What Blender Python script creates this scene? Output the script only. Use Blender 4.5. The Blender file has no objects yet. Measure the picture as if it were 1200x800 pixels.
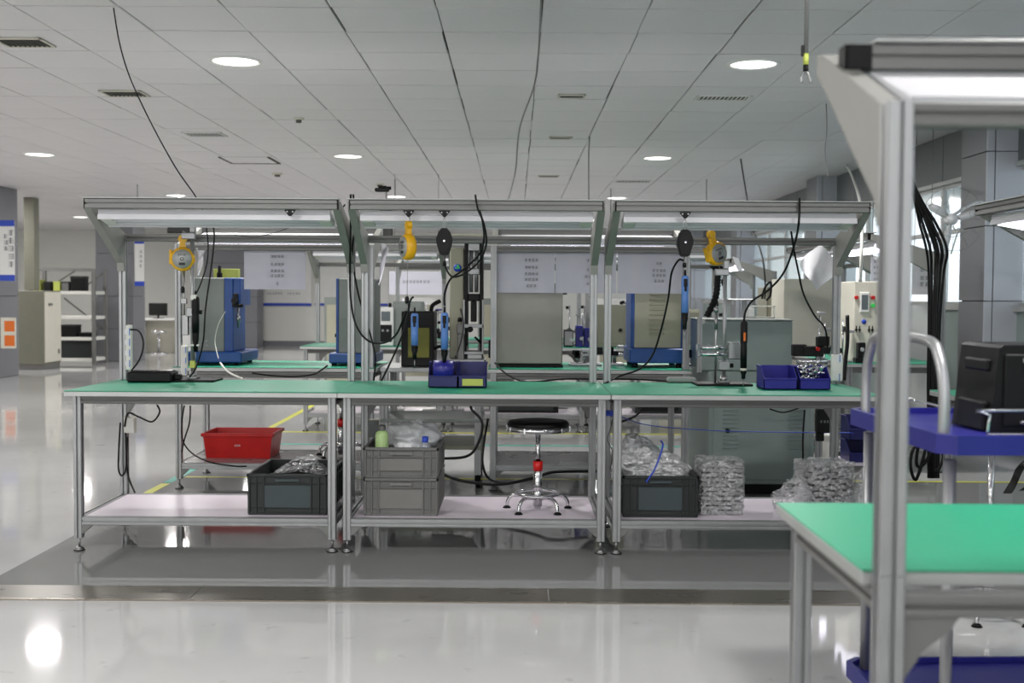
import bpy, math, random
from mathutils import Vector, Matrix, noise
R_ = random.Random(7)
PI = math.pi
C = bpy.context.scene.collection
sc = bpy.context.scene
# ------------------------------------------------------------------ camera
F = 1357.0; CAMZ = 1.27
cam_d = bpy.data.cameras.new('camera'); cam = bpy.data.objects.new('camera', cam_d); C.objects.link(cam)
cam_d.sensor_width = 36; cam_d.lens = F/1200*36; cam_d.clip_start = .05; cam_d.clip_end = 200
PITCH = math.atan(52/F); YAW = math.atan(4/F); ROLL = math.radians(.35)
CR = Matrix.Rotation(YAW, 3, 'Z') @ Matrix.Rotation(PI/2-PITCH, 3, 'X') @ Matrix.Rotation(ROLL, 3, 'Z')
cam.matrix_world = Matrix.Translation((0, 0, CAMZ)) @ CR.to_4x4()
cam_d.dof.use_dof = True; cam_d.dof.focus_distance = 6.3; cam_d.dof.aperture_fstop = 3.2
sc.camera = cam
sc.view_settings.view_transform = 'Standard'; sc.view_settings.look = 'None'
sc.view_settings.gamma = 1; sc.view_settings.use_curve_mapping = False
sc.view_settings.exposure = 0.25
# world: overcast daylight seen only through the windows
w = bpy.data.worlds.new('world'); sc.world = w; w.use_nodes = True
w.node_tree.nodes['Background'].inputs[0].default_value = (.82, .91, 1, 1)
w.node_tree.nodes['Background'].inputs[1].default_value = 2.2
DOWN_W = 25.0      # watts of one ceiling downlight
TUBE_E = 3.2       # emission of lit bench tubes

# unseen soft fill light added behind the camera; the wall there has no glazing
def area(name, loc, rot, sx, sy, e, col):
    l = bpy.data.lights.new(name, 'AREA'); l.shape = 'RECTANGLE'; l.size = sx; l.size_y = sy; l.energy = e; l.color = col
    o = bpy.data.objects.new(name, l); C.objects.link(o); o.location = loc; o.rotation_euler = rot; return o
area('fill_behind', (-5, -4.8, 1.75), (PI/2, 0, 0), 17, 2.0, 150, (.93,.97,1))
def ray(px, py):
    return CR @ Vector(((px-600)/F, -(py-400)/F, -1))
def P(px, py, d):                      # point of the photograph's pixel at distance d down the hall
    r = ray(px, py); t = d/r.y
    return Vector((r.x*t, d, CAMZ+r.z*t))

# ------------------------------------------------------------------ materials
MAT = {}
def mat(name, col, rough=.5, metal=0, spec=.5, var=0, scale=8, bump=0, emit=0, alpha=1, trans=0, coat=0, stretch=None, bscale=None):
    if name in MAT: return MAT[name]
    m = bpy.data.materials.new(name); m.use_nodes = True; nt = m.node_tree; b = nt.nodes['Principled BSDF']
    c = tuple((x/255)**2.2 for x in col)+(1,)
    b.inputs['Base Color'].default_value = c; b.inputs['Roughness'].default_value = rough
    b.inputs['Metallic'].default_value = metal; b.inputs['Specular IOR Level'].default_value = spec
    b.inputs['Coat Weight'].default_value = coat; b.inputs['Alpha'].default_value = alpha
    b.inputs['Transmission Weight'].default_value = trans
    if emit:
        b.inputs['Emission Color'].default_value = c; b.inputs['Emission Strength'].default_value = emit
    if var or bump:
        tc = nt.nodes.new('ShaderNodeTexCoord'); mp = nt.nodes.new('ShaderNodeMapping')
        nt.links.new(tc.outputs['Object'], mp.inputs[0])
        if stretch: mp.inputs['Scale'].default_value = stretch
        n = nt.nodes.new('ShaderNodeTexNoise'); n.inputs['Scale'].default_value = scale; n.inputs['Detail'].default_value = 5
        nt.links.new(mp.outputs[0], n.inputs['Vector'])
        if var:
            r = nt.nodes.new('ShaderNodeValToRGB'); e = r.color_ramp.elements
            e[0].position = .3; e[1].position = .7
            e[0].color = tuple(x*(1-var) for x in c[:3])+(1,); e[1].color = tuple(min(1, x*(1+var)) for x in c[:3])+(1,)
            nt.links.new(n.outputs[0], r.inputs[0]); nt.links.new(r.outputs[0], b.inputs['Base Color'])
            mr = nt.nodes.new('ShaderNodeMapRange'); mr.inputs['To Min'].default_value = max(0, rough-.06); mr.inputs['To Max'].default_value = rough+.08
            nt.links.new(n.outputs[0], mr.inputs['Value']); nt.links.new(mr.outputs[0], b.inputs['Roughness'])
        if bump:
            n2 = nt.nodes.new('ShaderNodeTexNoise'); n2.inputs['Scale'].default_value = bscale or scale*6
            nt.links.new(mp.outputs[0], n2.inputs['Vector'])
            bp = nt.nodes.new('ShaderNodeBump'); bp.inputs['Strength'].default_value = bump; bp.inputs['Distance'].default_value = .01
            nt.links.new(n2.outputs[0], bp.inputs['Height']); nt.links.new(bp.outputs[0], b.inputs['Normal'])
    MAT[name] = m; return m
mat('alu', (158,159,160), .36, .7, var=.06, scale=12)
mat('alu_dark', (124,124,122), .45, .5, var=.06, scale=9)
mat('arm', (142,142,137), .5, .15, var=.04, scale=6)
mat('rail', (120,120,118), .5, .3, var=.05, scale=6)
mat('edge', (180,182,180), .4, .4, var=.04)
mat('mat_green', (40,150,115), .42, 0, .4, var=.06, scale=4, bump=.05)
mat('mat_green2', (44,146,110), .42, 0, .4, var=.05, scale=4, bump=.05)
mat('shelf_lilac', (222,212,222), .3, 0, .5, var=.03, scale=3)
mat('black', (9,9,10), .5, 0, .3, var=.1)
mat('black_gloss', (8,8,9), .2)
mat('rubber', (14,14,14), .7, 0, .3)
mat('chrome', (210,210,212), .12, 1)
mat('steel', (150,150,150), .3, .9, var=.08)
mat('yellow', (222,168,22), .35, 0, .5, var=.06)
mat('balancer_face', (150,152,150), .4, .3)
mat('label_white', (225,225,222), .5)
mat('label_blue', (40,70,180), .5)
mat('blue_tool', (84,124,190), .38, var=.04)
mat('bin_blue', (36,34,128), .35, 0, .5, var=.08, bump=.03)
mat('bin_blue_dark', (26,28,92), .38, 0, .5, var=.06)
mat('cart_blue', (40,40,122), .3, 0, .5, var=.06)
mat('red', (190,20,18), .38, 0, .5, var=.08)
mat('crate_grey', (104,104,102), .5, var=.06)
mat('crate_dark', (34,38,38), .45, var=.08)
mat('panel_grey', (116,115,112), .5, var=.05)
mat('panel_dark', (58,68,70), .45, var=.06)
mat('machine_grey', (128,134,130), .45, var=.04)
mat('machine_blue', (24,72,140), .38, var=.05)
mat('machine_beige', (168,166,146), .45, var=.04)
mat('machine_steel', (128,127,120), .34, .55, var=.06, scale=5)
mat('cab_green', (132,146,142), .45, var=.03)
mat('cab_olive', (122,122,108), .5, var=.04)
mat('cream', (205,202,188), .5, var=.03)
mat('olive', (110,110,35), .5, var=.05)
mat('white', (225,225,222), .45, var=.02)
mat('white_plastic', (215,215,208), .4)
mat('paper', (196,196,208), .6, var=.02)
mat('paper_white', (215,215,218), .6, var=.02, bump=.1, scale=3)
mat('ink', (120,120,126), .7)
mat('wall_white', (222,222,216), .6, var=.02, scale=2)
mat('wall_side', (150,154,156), .5, var=.03)
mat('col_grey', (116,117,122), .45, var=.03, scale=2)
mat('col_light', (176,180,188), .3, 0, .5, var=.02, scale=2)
mat('fascia', (100,103,106), .45, var=.03, scale=2)
mat('ceil_tile', (222,220,221), .42, 0, .4, var=.025, scale=1.5)
mat('ceil_gap', (62,60,56), .8)
mat('vent_dark', (95,95,88), .7)
mat('glow_down', (255,252,245), .5, emit=3.2)
mat('glow_tube', (245,240,255), .5, emit=TUBE_E)
mat('tube_off', (215,216,222), .35)
mat('lamp_white', (222,222,226), .35)
mat('bottle_green', (176,205,140), .4, 0, .5, var=.04, alpha=1)
mat('bag_white', (240,242,244), .3, 0, .6, var=.03, bump=.35, scale=18, bscale=60)
mat('shelf_grey', (128,124,126), .25, .2, var=.05, scale=3)
mat('dark_ink', (40,40,44), .6)
mat('blade', (196,198,200), .4)
mat('orange', (215,105,30), .5)
mat('led_green', (60,210,90), .4)
mat('lime', (180,190,90), .5)
mat('mesh_screen', (96,104,108), .3)
mat('tape_yellow', (205,205,70), .4, var=.06)
mat('tape_teal', (70,175,155), .4, var=.06)
mat('floor_paint', (132,134,132), .06, 0, .55, var=.04, scale=.9, bump=.012, bscale=3)
mat('trench', (112,108,98), .28, .55, var=.12, scale=2, stretch=(1,6,1))
mat('trench_lip', (150,142,130), .25, .8, var=.1, scale=3)
mat('bottle_clear', (170,175,185), .2, 0, .5, alpha=.6)
def film_mat(name, lo, hi, col, sc_=45, diff=.35):
    """thin plastic film: clear, with creases that catch the light"""
    m = bpy.data.materials.new(name); m.use_nodes = True; nt = m.node_tree; nt.nodes.clear(); N = nt.nodes.new; K = nt.links.new
    out = N('ShaderNodeOutputMaterial'); tr = N('ShaderNodeBsdfTransparent'); gl = N('ShaderNodeBsdfGlossy'); df = N('ShaderNodeBsdfDiffuse')
    gl.inputs['Roughness'].default_value = .16; gl.inputs['Color'].default_value = (.95,.96,.97,1); df.inputs['Color'].default_value = col
    tc = N('ShaderNodeTexCoord'); mp = N('ShaderNodeMapping'); mp.inputs['Scale'].default_value = (1,1,2.2); n = N('ShaderNodeTexNoise'); n.inputs['Scale'].default_value = sc_; n.inputs['Detail'].default_value = 3
    K(tc.outputs['Object'], mp.inputs[0]); K(mp.outputs[0], n.inputs['Vector'])
    bp = N('ShaderNodeBump'); bp.inputs['Strength'].default_value = 1; bp.inputs['Distance'].default_value = .03; K(n.outputs[0], bp.inputs['Height'])
    for q in (gl, df): K(bp.outputs[0], q.inputs['Normal'])
    m1 = N('ShaderNodeMixShader'); m1.inputs[0].default_value = diff; K(gl.outputs[0], m1.inputs[1]); K(df.outputs[0], m1.inputs[2])
    r = N('ShaderNodeMapRange'); r.inputs['From Min'].default_value = .38; r.inputs['From Max'].default_value = .66; r.inputs['To Min'].default_value = lo; r.inputs['To Max'].default_value = hi
    K(n.outputs[0], r.inputs['Value']); m2 = N('ShaderNodeMixShader'); K(r.outputs[0], m2.inputs[0]); K(tr.outputs[0], m2.inputs[1]); K(m1.outputs[0], m2.inputs[2]); K(m2.outputs[0], out.inputs[0])
    MAT[name] = m
film_mat('wrap', .05, .9, (.92,.93,.94,1))
film_mat('milky', .55, .98, (.85,.86,.87,1), 22, .6)
def floor_mat():
    m = bpy.data.materials.new('floor_epoxy'); m.use_nodes = True; nt = m.node_tree; b = nt.nodes['Principled BSDF']
    tc = nt.nodes.new('ShaderNodeTexCoord')
    n = nt.nodes.new('ShaderNodeTexNoise'); n.inputs['Scale'].default_value = .7; n.inputs['Detail'].default_value = 6
    n3 = nt.nodes.new('ShaderNodeTexNoise'); n3.inputs['Scale'].default_value = 9; n3.inputs['Detail'].default_value = 3
    nt.links.new(tc.outputs['Object'], n.inputs['Vector']); nt.links.new(tc.outputs['Object'], n3.inputs['Vector'])
    r = nt.nodes.new('ShaderNodeValToRGB'); e = r.color_ramp.elements
    e[0].position = .32; e[0].color = (.44,.44,.435,1); e[1].position = .66; e[1].color = (.535,.535,.53,1)
    nt.links.new(n.outputs[0], r.inputs[0])
    r2 = nt.nodes.new('ShaderNodeValToRGB'); r2.color_ramp.elements[0].position = .22; r2.color_ramp.elements[0].color = (.72,.71,.69,1)
    r2.color_ramp.elements[1].position = .34; r2.color_ramp.elements[1].color = (1,1,1,1)
    nt.links.new(n3.outputs[0], r2.inputs[0])
    mx = nt.nodes.new('ShaderNodeMix'); mx.data_type = 'RGBA'; mx.blend_type = 'MULTIPLY'; mx.inputs[0].default_value = 1
    nt.links.new(r.outputs[0], mx.inputs[6]); nt.links.new(r2.outputs[0], mx.inputs[7]); nt.links.new(mx.outputs[2], b.inputs['Base Color'])
    b.inputs['Roughness'].default_value = .055; b.inputs['Specular IOR Level'].default_value = .36
    n2 = nt.nodes.new('ShaderNodeTexNoise'); n2.inputs['Scale'].default_value = 2.2; n2.inputs['Detail'].default_value = 2
    nt.links.new(tc.outputs['Object'], n2.inputs['Vector'])
    bp = nt.nodes.new('ShaderNodeBump'); bp.inputs['Strength'].default_value = .035; bp.inputs['Distance'].default_value = .02
    nt.links.new(n2.outputs[0], bp.inputs['Height']); nt.links.new(bp.outputs[0], b.inputs['Normal'])
    MAT['floor'] = m
floor_mat()
def glass_mat():
    m = bpy.data.materials.new('window_glass'); m.use_nodes = True; b = m.node_tree.nodes['Principled BSDF']
    b.inputs['Base Color'].default_value = (.8,.93,.95,1); b.inputs['Roughness'].default_value = .1; b.inputs['Alpha'].default_value = .35
    MAT['glass'] = m
glass_mat()

# ------------------------------------------------------------------ mesh builder
class MB:
    def __init__(s): s.v = []; s.f = []; s.sm = []; s.mi = []; s.cur = 0
    def add(s, vs, fs, smooth=False):
        o = len(s.v); s.v += [tuple(v) for v in vs]
        for f in fs: s.f.append(tuple(i+o for i in f)); s.sm.append(smooth); s.mi.append(s.cur)
        return s
    def xf(s, M, start=0):
        s.v[start:] = [tuple(M @ Vector(v)) for v in s.v[start:]]; return s
    def box(s, a, b, c=0):                       # corner to corner, chamfer c
        x0,y0,z0 = (min(a[i], b[i]) for i in range(3)); x1,y1,z1 = (max(a[i], b[i]) for i in range(3))
        c = min(c, (x1-x0)*.45, (y1-y0)*.45, (z1-z0)*.45)
        if c <= 0:
            vs = [(x,y,z) for z in (z0,z1) for y in (y0,y1) for x in (x0,x1)]
            return s.add(vs, [(0,2,3,1),(4,5,7,6),(0,1,5,4),(2,6,7,3),(0,4,6,2),(1,3,7,5)])
        vs = []; idx = {}
        lo = (x0,y0,z0); hi = (x1,y1,z1)
        for sx in (0,1):
            for sy in (0,1):
                for sz in (0,1):
                    for ax in range(3):
                        sg = (sx,sy,sz); p = []
                        for i in range(3):
                            e = hi[i] if sg[i] else lo[i]
                            if i != ax: e += -c if sg[i] else c
                            p.append(e)
                        idx[(sx,sy,sz,ax)] = len(vs); vs.append(tuple(p))
        fs = []
        for ax in range(3):
            u, v = (ax+1) % 3, (ax+2) % 3
            for sd in (0,1):
                q = []
                for (a_, b_) in ((0,0),(1,0),(1,1),(0,1)):
                    g = [0,0,0]; g[ax] = sd; g[u] = a_; g[v] = b_; q.append(idx[(*g,ax)])
                fs.append(q if sd else q[::-1])
        for ax in range(3):
            u, v = (ax+1) % 3, (ax+2) % 3
            for a_ in (0,1):
                for b_ in (0,1):
                    g0 = [0,0,0]; g1 = [0,0,0]; g1[ax] = 1
                    g0[u] = g1[u] = a_; g0[v] = g1[v] = b_
                    q = [idx[(*g0,u)], idx[(*g1,u)], idx[(*g1,v)], idx[(*g0,v)]]
                    fs.append(q if a_ != b_ else q[::-1])
        for sx in (0,1):
            for sy in (0,1):
                for sz in (0,1):
                    q = [idx[(sx,sy,sz,i)] for i in range(3)]
                    fs.append(q if (sx+sy+sz) % 2 else q[::-1])
        return s.add(vs, fs)
    def cyl(s, p0, p1, r0, r1=None, n=14, caps=True):
        p0 = Vector(p0); p1 = Vector(p1); r1 = r0 if r1 is None else r1
        d = (p1-p0).normalized(); a = d.orthogonal().normalized(); b = d.cross(a)
        vs = []
        for p, r in ((p0,r0),(p1,r1)):
            for i in range(n):
                t = 2*PI*i/n; vs.append(p+(a*math.cos(t)+b*math.sin(t))*r)
        s.add(vs, [(i,(i+1)%n,n+(i+1)%n,n+i) for i in range(n)], True)
        if caps:
            o = len(s.v)-2*n
            s.f.append(tuple(o+i for i in range(n))[::-1]); s.f.append(tuple(o+n+i for i in range(n)))
            s.sm += [False]*2; s.mi += [s.cur]*2
        return s
    def tube(s, pts, r, n=8, sub=5, closed=False):
        pts = [Vector(p) for p in pts]
        if sub > 1 and len(pts) > 2:
            q = []; L = len(pts)
            rng = L if closed else L-1
            for i in range(rng):
                if closed: p0,p1,p2,p3 = pts[i-1],pts[i],pts[(i+1)%L],pts[(i+2)%L]
                else: p0,p1,p2,p3 = pts[max(i-1,0)],pts[i],pts[i+1],pts[min(i+2,L-1)]
                for k in range(sub):
                    t = k/sub
                    q.append(.5*((2*p1)+(p2-p0)*t+(2*p0-5*p1+4*p2-p3)*t*t+(3*p1-p0-3*p2+p3)*t**3))
            if not closed: q.append(pts[-1])
            pts = q
        L = len(pts); vs = []; a = None
        for i, p in enumerate(pts):
            if closed: t = (pts[(i+1)%L]-pts[i-1])
            else: t = pts[min(i+1,L-1)]-pts[max(i-1,0)]
            t.normalize()
            if a is None: a = t.orthogonal().normalized()
            a = (a-t*a.dot(t)).normalized(); b = t.cross(a)
            rr = r(i/(L-1)) if callable(r) else r
            for k in range(n):
                u = 2*PI*k/n; vs.append(p+(a*math.cos(u)+b*math.sin(u))*rr)
        fs = []
        for i in range(L if closed else L-1):
            j = (i+1) % L
            for k in range(n): fs.append((i*n+k, i*n+(k+1)%n, j*n+(k+1)%n, j*n+k))
        s.add(vs, fs, True)
        if not closed:
            o = len(s.v)-L*n
            s.f.append(tuple(o+i for i in range(n))[::-1]); s.f.append(tuple(o+(L-1)*n+i for i in range(n)))
            s.sm += [False]*2; s.mi += [s.cur]*2
        return s
    def lathe(s, pr, n=24, c=(0,0,0), axis='Z'):
        vs = []
        for r, z in pr:
            for i in range(n):
                t = 2*PI*i/n; x, y = r*math.cos(t), r*math.sin(t)
                p = (x,y,z) if axis == 'Z' else ((x,z,y) if axis == 'Y' else (z,x,y))
                vs.append((p[0]+c[0], p[1]+c[1], p[2]+c[2]))
        fs = []
        for j in range(len(pr)-1):
            for i in range(n):
                q = (j*n+i, j*n+(i+1)%n, (j+1)*n+(i+1)%n, (j+1)*n+i)
                fs.append(q[::-1] if axis == 'Y' else q)
        return s.add(vs, fs, True)
    def prism(s, poly, axis, a0, a1):            # poly in the two other axes
        def mk(u, v, a): return (a,u,v) if axis == 'X' else ((u,a,v) if axis == 'Y' else (u,v,a))
        n = len(poly); vs = [mk(u,v,a0) for u,v in poly]+[mk(u,v,a1) for u,v in poly]
        fs = [(i,(i+1)%n,n+(i+1)%n,n+i) for i in range(n)]+[tuple(range(n))[::-1], tuple(range(n,2*n))]
        if axis == 'Y': fs = [f[::-1] for f in fs]
        return s.add(vs, fs)
    def prof(s, p0, p1, sx=.04, sy=None):        # slotted aluminium extrusion
        sy = sy or sx; p0 = Vector(p0); p1 = Vector(p1); d = (p1-p0).normalized()
        a = Vector((1,0,0)) if abs(d.x) < .7 else Vector((0,1,0))
        a = (a-d*a.dot(d)).normalized(); b = d.cross(a)
        hx, hy = sx/2, sy/2; w_, dp, c = .005, .012, .003
        pts = [(-hx+c,-hy),(-w_,-hy),(-w_,-hy+dp),(w_,-hy+dp),(w_,-hy),(hx-c,-hy),
               (hx,-hy+c),(hx,-w_),(hx-dp,-w_),(hx-dp,w_),(hx,w_),(hx,hy-c),
               (hx-c,hy),(w_,hy),(w_,hy-dp),(-w_,hy-dp),(-w_,hy),(-hx+c,hy),
               (-hx,hy-c),(-hx,w_),(-hx+dp,w_),(-hx+dp,-w_),(-hx,-w_),(-hx,-hy+c)]
        n = len(pts); vs = [p0+a*u+b*v for u,v in pts]+[p1+a*u+b*v for u,v in pts]
        return s.add(vs, [(i,(i+1)%n,n+(i+1)%n,n+i) for i in range(n)]+[tuple(range(n))[::-1], tuple(range(n,2*n))])
    def blob(s, c, r, n=26, m=16, amp=.2, freq=3, seed=0, flat=None):
        vs = []
        for j in range(m+1):
            ph = PI*j/m
            for i in range(n):
                t = 2*PI*i/n; d = Vector((math.sin(ph)*math.cos(t), math.sin(ph)*math.sin(t), math.cos(ph)))
                k = 1+amp*noise.fractal(d*freq+Vector((seed*7.3,seed,0)), .8, 2, 4)
                p = Vector((c[0]+d.x*r[0]*k, c[1]+d.y*r[1]*k, c[2]+d.z*r[2]*k))
                if flat is not None: p.z = max(p.z, flat)
                vs.append(p)
        return s.add(vs, [(j*n+i, (j+1)*n+i, (j+1)*n+(i+1)%n, j*n+(i+1)%n) for j in range(m) for i in range(n)], True)
    def mesh(s, name, mats, off=None):
        me = bpy.data.meshes.new(name)
        vs = s.v if off is None else [(v[0]-off[0], v[1]-off[1], v[2]-off[2]) for v in s.v]
        me.from_pydata(vs, [], s.f)
        for m_ in (mats if isinstance(mats, (list,tuple)) else [mats]): me.materials.append(MAT[m_])
        me.polygons.foreach_set('use_smooth', s.sm); me.polygons.foreach_set('material_index', s.mi)
        me.update(); return me
def B(): return MB()
def tag(o, label=None, cat=None, group=None, kind=None):
    if label: o['label'] = label
    if cat: o['category'] = cat
    if group: o['group'] = group
    if kind: o['kind'] = kind
    return o
def thing(name, label, cat, loc=(0,0,0), rotz=0, group=None):
    o = bpy.data.objects.new(name, None); C.objects.link(o); o.location = loc; o.rotation_euler = (0,0,rotz)
    o.empty_display_size = .1
    return tag(o, label, cat, group)
def part(parent, name, mb, mats, world=False, label=None):
    """a part in its thing's own coordinates (world=True: the builder holds world coordinates)"""
    off = None
    if world:
        L = Vector(parent.location)
        if parent.parent: L = L+Vector(parent.parent.location)
        off = L
    o = bpy.data.objects.new(name, mb.mesh(name, mats, off)); C.objects.link(o); o.parent = parent
    if label: o['label'] = label
    return o
def single(name, mb, mats, label, cat, group=None, kind=None):
    xs = [v[0] for v in mb.v]; ys = [v[1] for v in mb.v]; zs = [v[2] for v in mb.v]
    c = ((min(xs)+max(xs))/2, (min(ys)+max(ys))/2, min(zs))
    o = bpy.data.objects.new(name, mb.mesh(name, mats, c)); C.objects.link(o); o.location = c
    return tag(o, label, cat, group, kind)
def struct(name, mb, mats):
    o = bpy.data.objects.new(name, mb.mesh(name, mats)); C.objects.link(o); o['kind'] = 'structure'; return o
def dup(root, loc=None, rotz=None, label=None, group=None):
    r = root.copy(); C.objects.link(r)
    if loc is not None: r.location = loc
    if rotz is not None: r.rotation_euler = (0,0,rotz)
    if label: r['label'] = label
    if group: r['group'] = group
    for ch in list(root.children):
        c = ch.copy(); C.objects.link(c); c.parent = r
        for g in ch.children:
            d = g.copy(); C.objects.link(d); d.parent = c
    return r
# ------------------------------------------------------------------ the setting
XL, XR, YB, YN, ZC = -15.0, 4.27, 29.5, -5.0, 2.9
fl = struct('floor', B().box((XL-.2, YN-.2, -.12), (XR+3, YB+.2, 0)), 'floor')
part(fl, 'grey_paint', B().box((-2.32, 5.0, 0), (XR-.35, 8.02, .0012)), 'floor_paint')
part(fl, 'grey_paint', B().box((-2.0, 10.8, 0), (XR-.35, 13.6, .0012)), 'floor_paint')
part(fl, 'yellow_line', B().box((-2.38, 6.6, .0), (-2.32, 7.75, .0022)), 'tape_yellow')
part(fl, 'yellow_line', B().box((-2.38, 8.55, 0), (-2.32, 17, .0022)), 'tape_yellow')
part(fl, 'teal_line', B().box((-2.38, 7.8, 0), (-2.32, 8.5, .0022)), 'tape_teal')
part(fl, 'yellow_line', B().box((-2.3, 8.02, .0), (XR-.4, 8.07, .0022)), 'tape_yellow')
part(fl, 'teal_line', B().box((-2.3, 9.85, 0), (XR-.4, 9.9, .0022)), 'tape_teal')
part(fl, 'yellow_line', B().box((-2.3, 10.74, 0), (XR-.4, 10.8, .0022)), 'tape_yellow')
pm = B().box((0, 0, 0), (1.495, .215, .004), .001).mesh('cover_plate', 'trench')
for k in range(13):
    o = bpy.data.objects.new('cover_plate', pm); C.objects.link(o); o.parent = fl; o.location = (-14.98+.13+1.5*k, 4.783, .0)
part(fl, 'trench_lip', B().box((XL, 4.758, 0), (XR, 4.781, .0055), .001), 'trench_lip')

# ceiling: backing with tiles hung below it; the nearest are objects, the rest one field
cl = struct('ceiling', B().box((XL-.2, YN-.2, ZC+.03), (XR+3, YB+.2, ZC+.15)), 'ceil_gap')
TX0, TY0 = .14, 6.616
def tile_mb(x0, y0, mb):
    mb.box((x0+.004, y0+.0085, ZC), (x0+.596, y0+.5915, ZC+.022), .003)
LIGHTS = [(-1.96+3.6*i, 8.116+5.43*j) for i in range(-3, 2) for j in range(-2, 4)]
tiles = []
for i in range(int((XL-TX0)//.6), int((XR-TX0)//.6)+1):
    for j in range(int((YN-TY0)//.6), int((YB-TY0)//.6)+1):
        x0, y0 = TX0+.6*i, TY0+.6*j
        if x0 < XL-.3 or x0+.3 > XR+.2: continue
        hole = any(abs(x0+.3-a) < .05 and abs(y0+.3-b) < .05 for a, b in LIGHTS)
        vis = y0 > 6.2 and abs((x0+.3)/(y0+.3)) < .47
        tiles.append((x0, y0, hole, vis))
vis = sorted([t for t in tiles if t[3]], key=lambda t: t[1])[:297]
vset = set((t[0], t[1]) for t in vis)
tm = B(); tile_mb(0, 0, tm); tmesh = tm.mesh('ceiling_tile', 'ceil_tile')
fieldb = B()
for x0, y0, hole, v_ in tiles:
    if (x0, y0) in vset:
        o = bpy.data.objects.new('ceiling_tile', tmesh); C.objects.link(o); o.parent = cl
        o.location = (x0, y0, R_.uniform(-.0012, .0012)); o.rotation_euler = (R_.uniform(-.0015,.0015), R_.uniform(-.0015,.0015), 0)
    else: tile_mb(x0, y0, fieldb)
o = part(cl, 'ceiling_tile', fieldb, 'ceil_tile'); o['kind'] = 'stuff'

# downlights
lamp0 = None
names = {(-1.96, 8.116): 'large round ceiling downlight above the left end of the benches',
         (1.64, 8.116): 'large round ceiling downlight above the right bench near the hanging hook',
         (-5.56, 13.546): 'round ceiling downlight at the far left above the cabinet',
         (-1.96, 13.546): 'mid-distance round ceiling downlight right of the access hatch',
         (1.64, 13.546): 'mid-distance round ceiling downlight between the two right-hand vents'}
ld = bpy.data.lights.new('downlight', 'AREA'); ld.shape = 'DISK'; ld.size = .34; ld.energy = DOWN_W; ld.color = (1, .972, .955)
for a, b in LIGHTS:
    key = next((k for k in names if abs(k[0]-a) < .1 and abs(k[1]-b) < .1), None)
    if lamp0 is None:
        t = thing('ceiling_downlight', '', 'downlight', (a,b,ZC))
        part(t, 'trim_ring', B().lathe([(.155,-.002),(.16,-.012),(.178,-.012),(.186,-.006),(.186,0)], 40), 'white')
        part(t, 'diffuser', B().lathe([(.0001,-.006),(.1,-.006),(.156,-.004)], 40), 'glow_down')
        lamp0 = t
    else: t = dup(lamp0, (a,b,ZC))
    t['label'] = names[key] if key else 'round white recessed ceiling downlight, one of the small ones in the farther rows'
    if 'group' in t: del t['group']
    if not key: t['group'] = 'distant ceiling downlights'
    lo = bpy.data.objects.new('downlight_lamp', ld); C.objects.link(lo); lo.parent = t; lo.location = (0,0,-.02)

def vent(px, py, w_, d_, label, dark='vent_dark', n=9, ang=0):
    r = ray(px, py); t = (ZC-CAMZ)/r.z; c = Vector((r.x*t, r.y*t, ZC))
    v = thing('ceiling_vent', label, 'vent', c, ang)
    f = B(); h = .012
    f.box((-w_/2,-d_/2,-h),(w_/2,-d_/2+.018,0),.003).box((-w_/2,d_/2-.018,-h),(w_/2,d_/2,0),.003)
    f.box((-w_/2,-d_/2,-h),(-w_/2+.018,d_/2,0),.003).box((w_/2-.018,-d_/2,-h),(w_/2,d_/2,0),.003)
    part(v, 'frame', f, 'cream' if dark == 'vent_dark' else 'white')
    part(v, 'backing', B().box((-w_/2+.01,-d_/2+.01,-.003),(w_/2-.01,d_/2-.01,0)), 'vent_dark' if dark == 'w' else 'ceil_gap')
    sm = B().box((-.0035,-d_/2+.018,-.012),(.0035,d_/2-.018,-.004)).xf(Matrix.Rotation(.5,4,'Y'))
    me = sm.mesh('slat', 'white' if dark == 'w' else 'vent_dark')
    for k in range(n):
        o = bpy.data.objects.new('slat', me); C.objects.link(o); o.parent = v
        o.location = (-w_/2+.018+(w_-.036)*(k+.5)/n, 0, 0)
vent(28, 49, .32, .26, 'ceiling air vent at the far left edge of the ceiling')
vent(146, 109, .34, .26, 'ceiling air vent behind the long hanging cable')
vent(670, 112, .22, .14, 'small slotted ceiling vent, nearest of the centre row', n=11)
vent(657, 161, .24, .14, 'small slotted ceiling vent, second of the centre row', n=11)
vent(643, 206, .28, .2, 'small slotted ceiling vent, farthest of the centre row', n=8)
vent(847, 114, .44, .22, 'wide ceiling diffuser below the right downlight', 'w', 12)
vent(742, 212, .5, .3, 'faint wide ceiling diffuser beyond the right-hand downlights', 'w', 10)
vent(240, 157, .4, .3, 'faint ceiling diffuser above the access hatch', 'w', 10)
def onceil(px, py):
    r = ray(px, py); t = (ZC-CAMZ)/r.z; return Vector((r.x*t, r.y*t, ZC))
a = onceil(253,181); b_ = onceil(330,193)
hx = thing('ceiling_hatch', 'square access hatch with a dark gap around it in the ceiling', 'hatch', ((a.x+b_.x)/2,(a.y+b_.y)/2,ZC))
hw, hd = .29, .3
f = B()
for s_ in (-1, 1):
    f.box((s_*hw-.02,-hd,-.01),(s_*hw+.012,hd,.0)); 
f.box((-hw-.02,hd-.012,-.012),(hw+.012,hd+.045,0))
part(hx, 'gap_trim', f, 'ceil_gap'); part(hx, 'panel', B().box((-hw+.012,-hd+.012,-.009),(hw-.012,hd,-.001),.003), 'ceil_tile')
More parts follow.
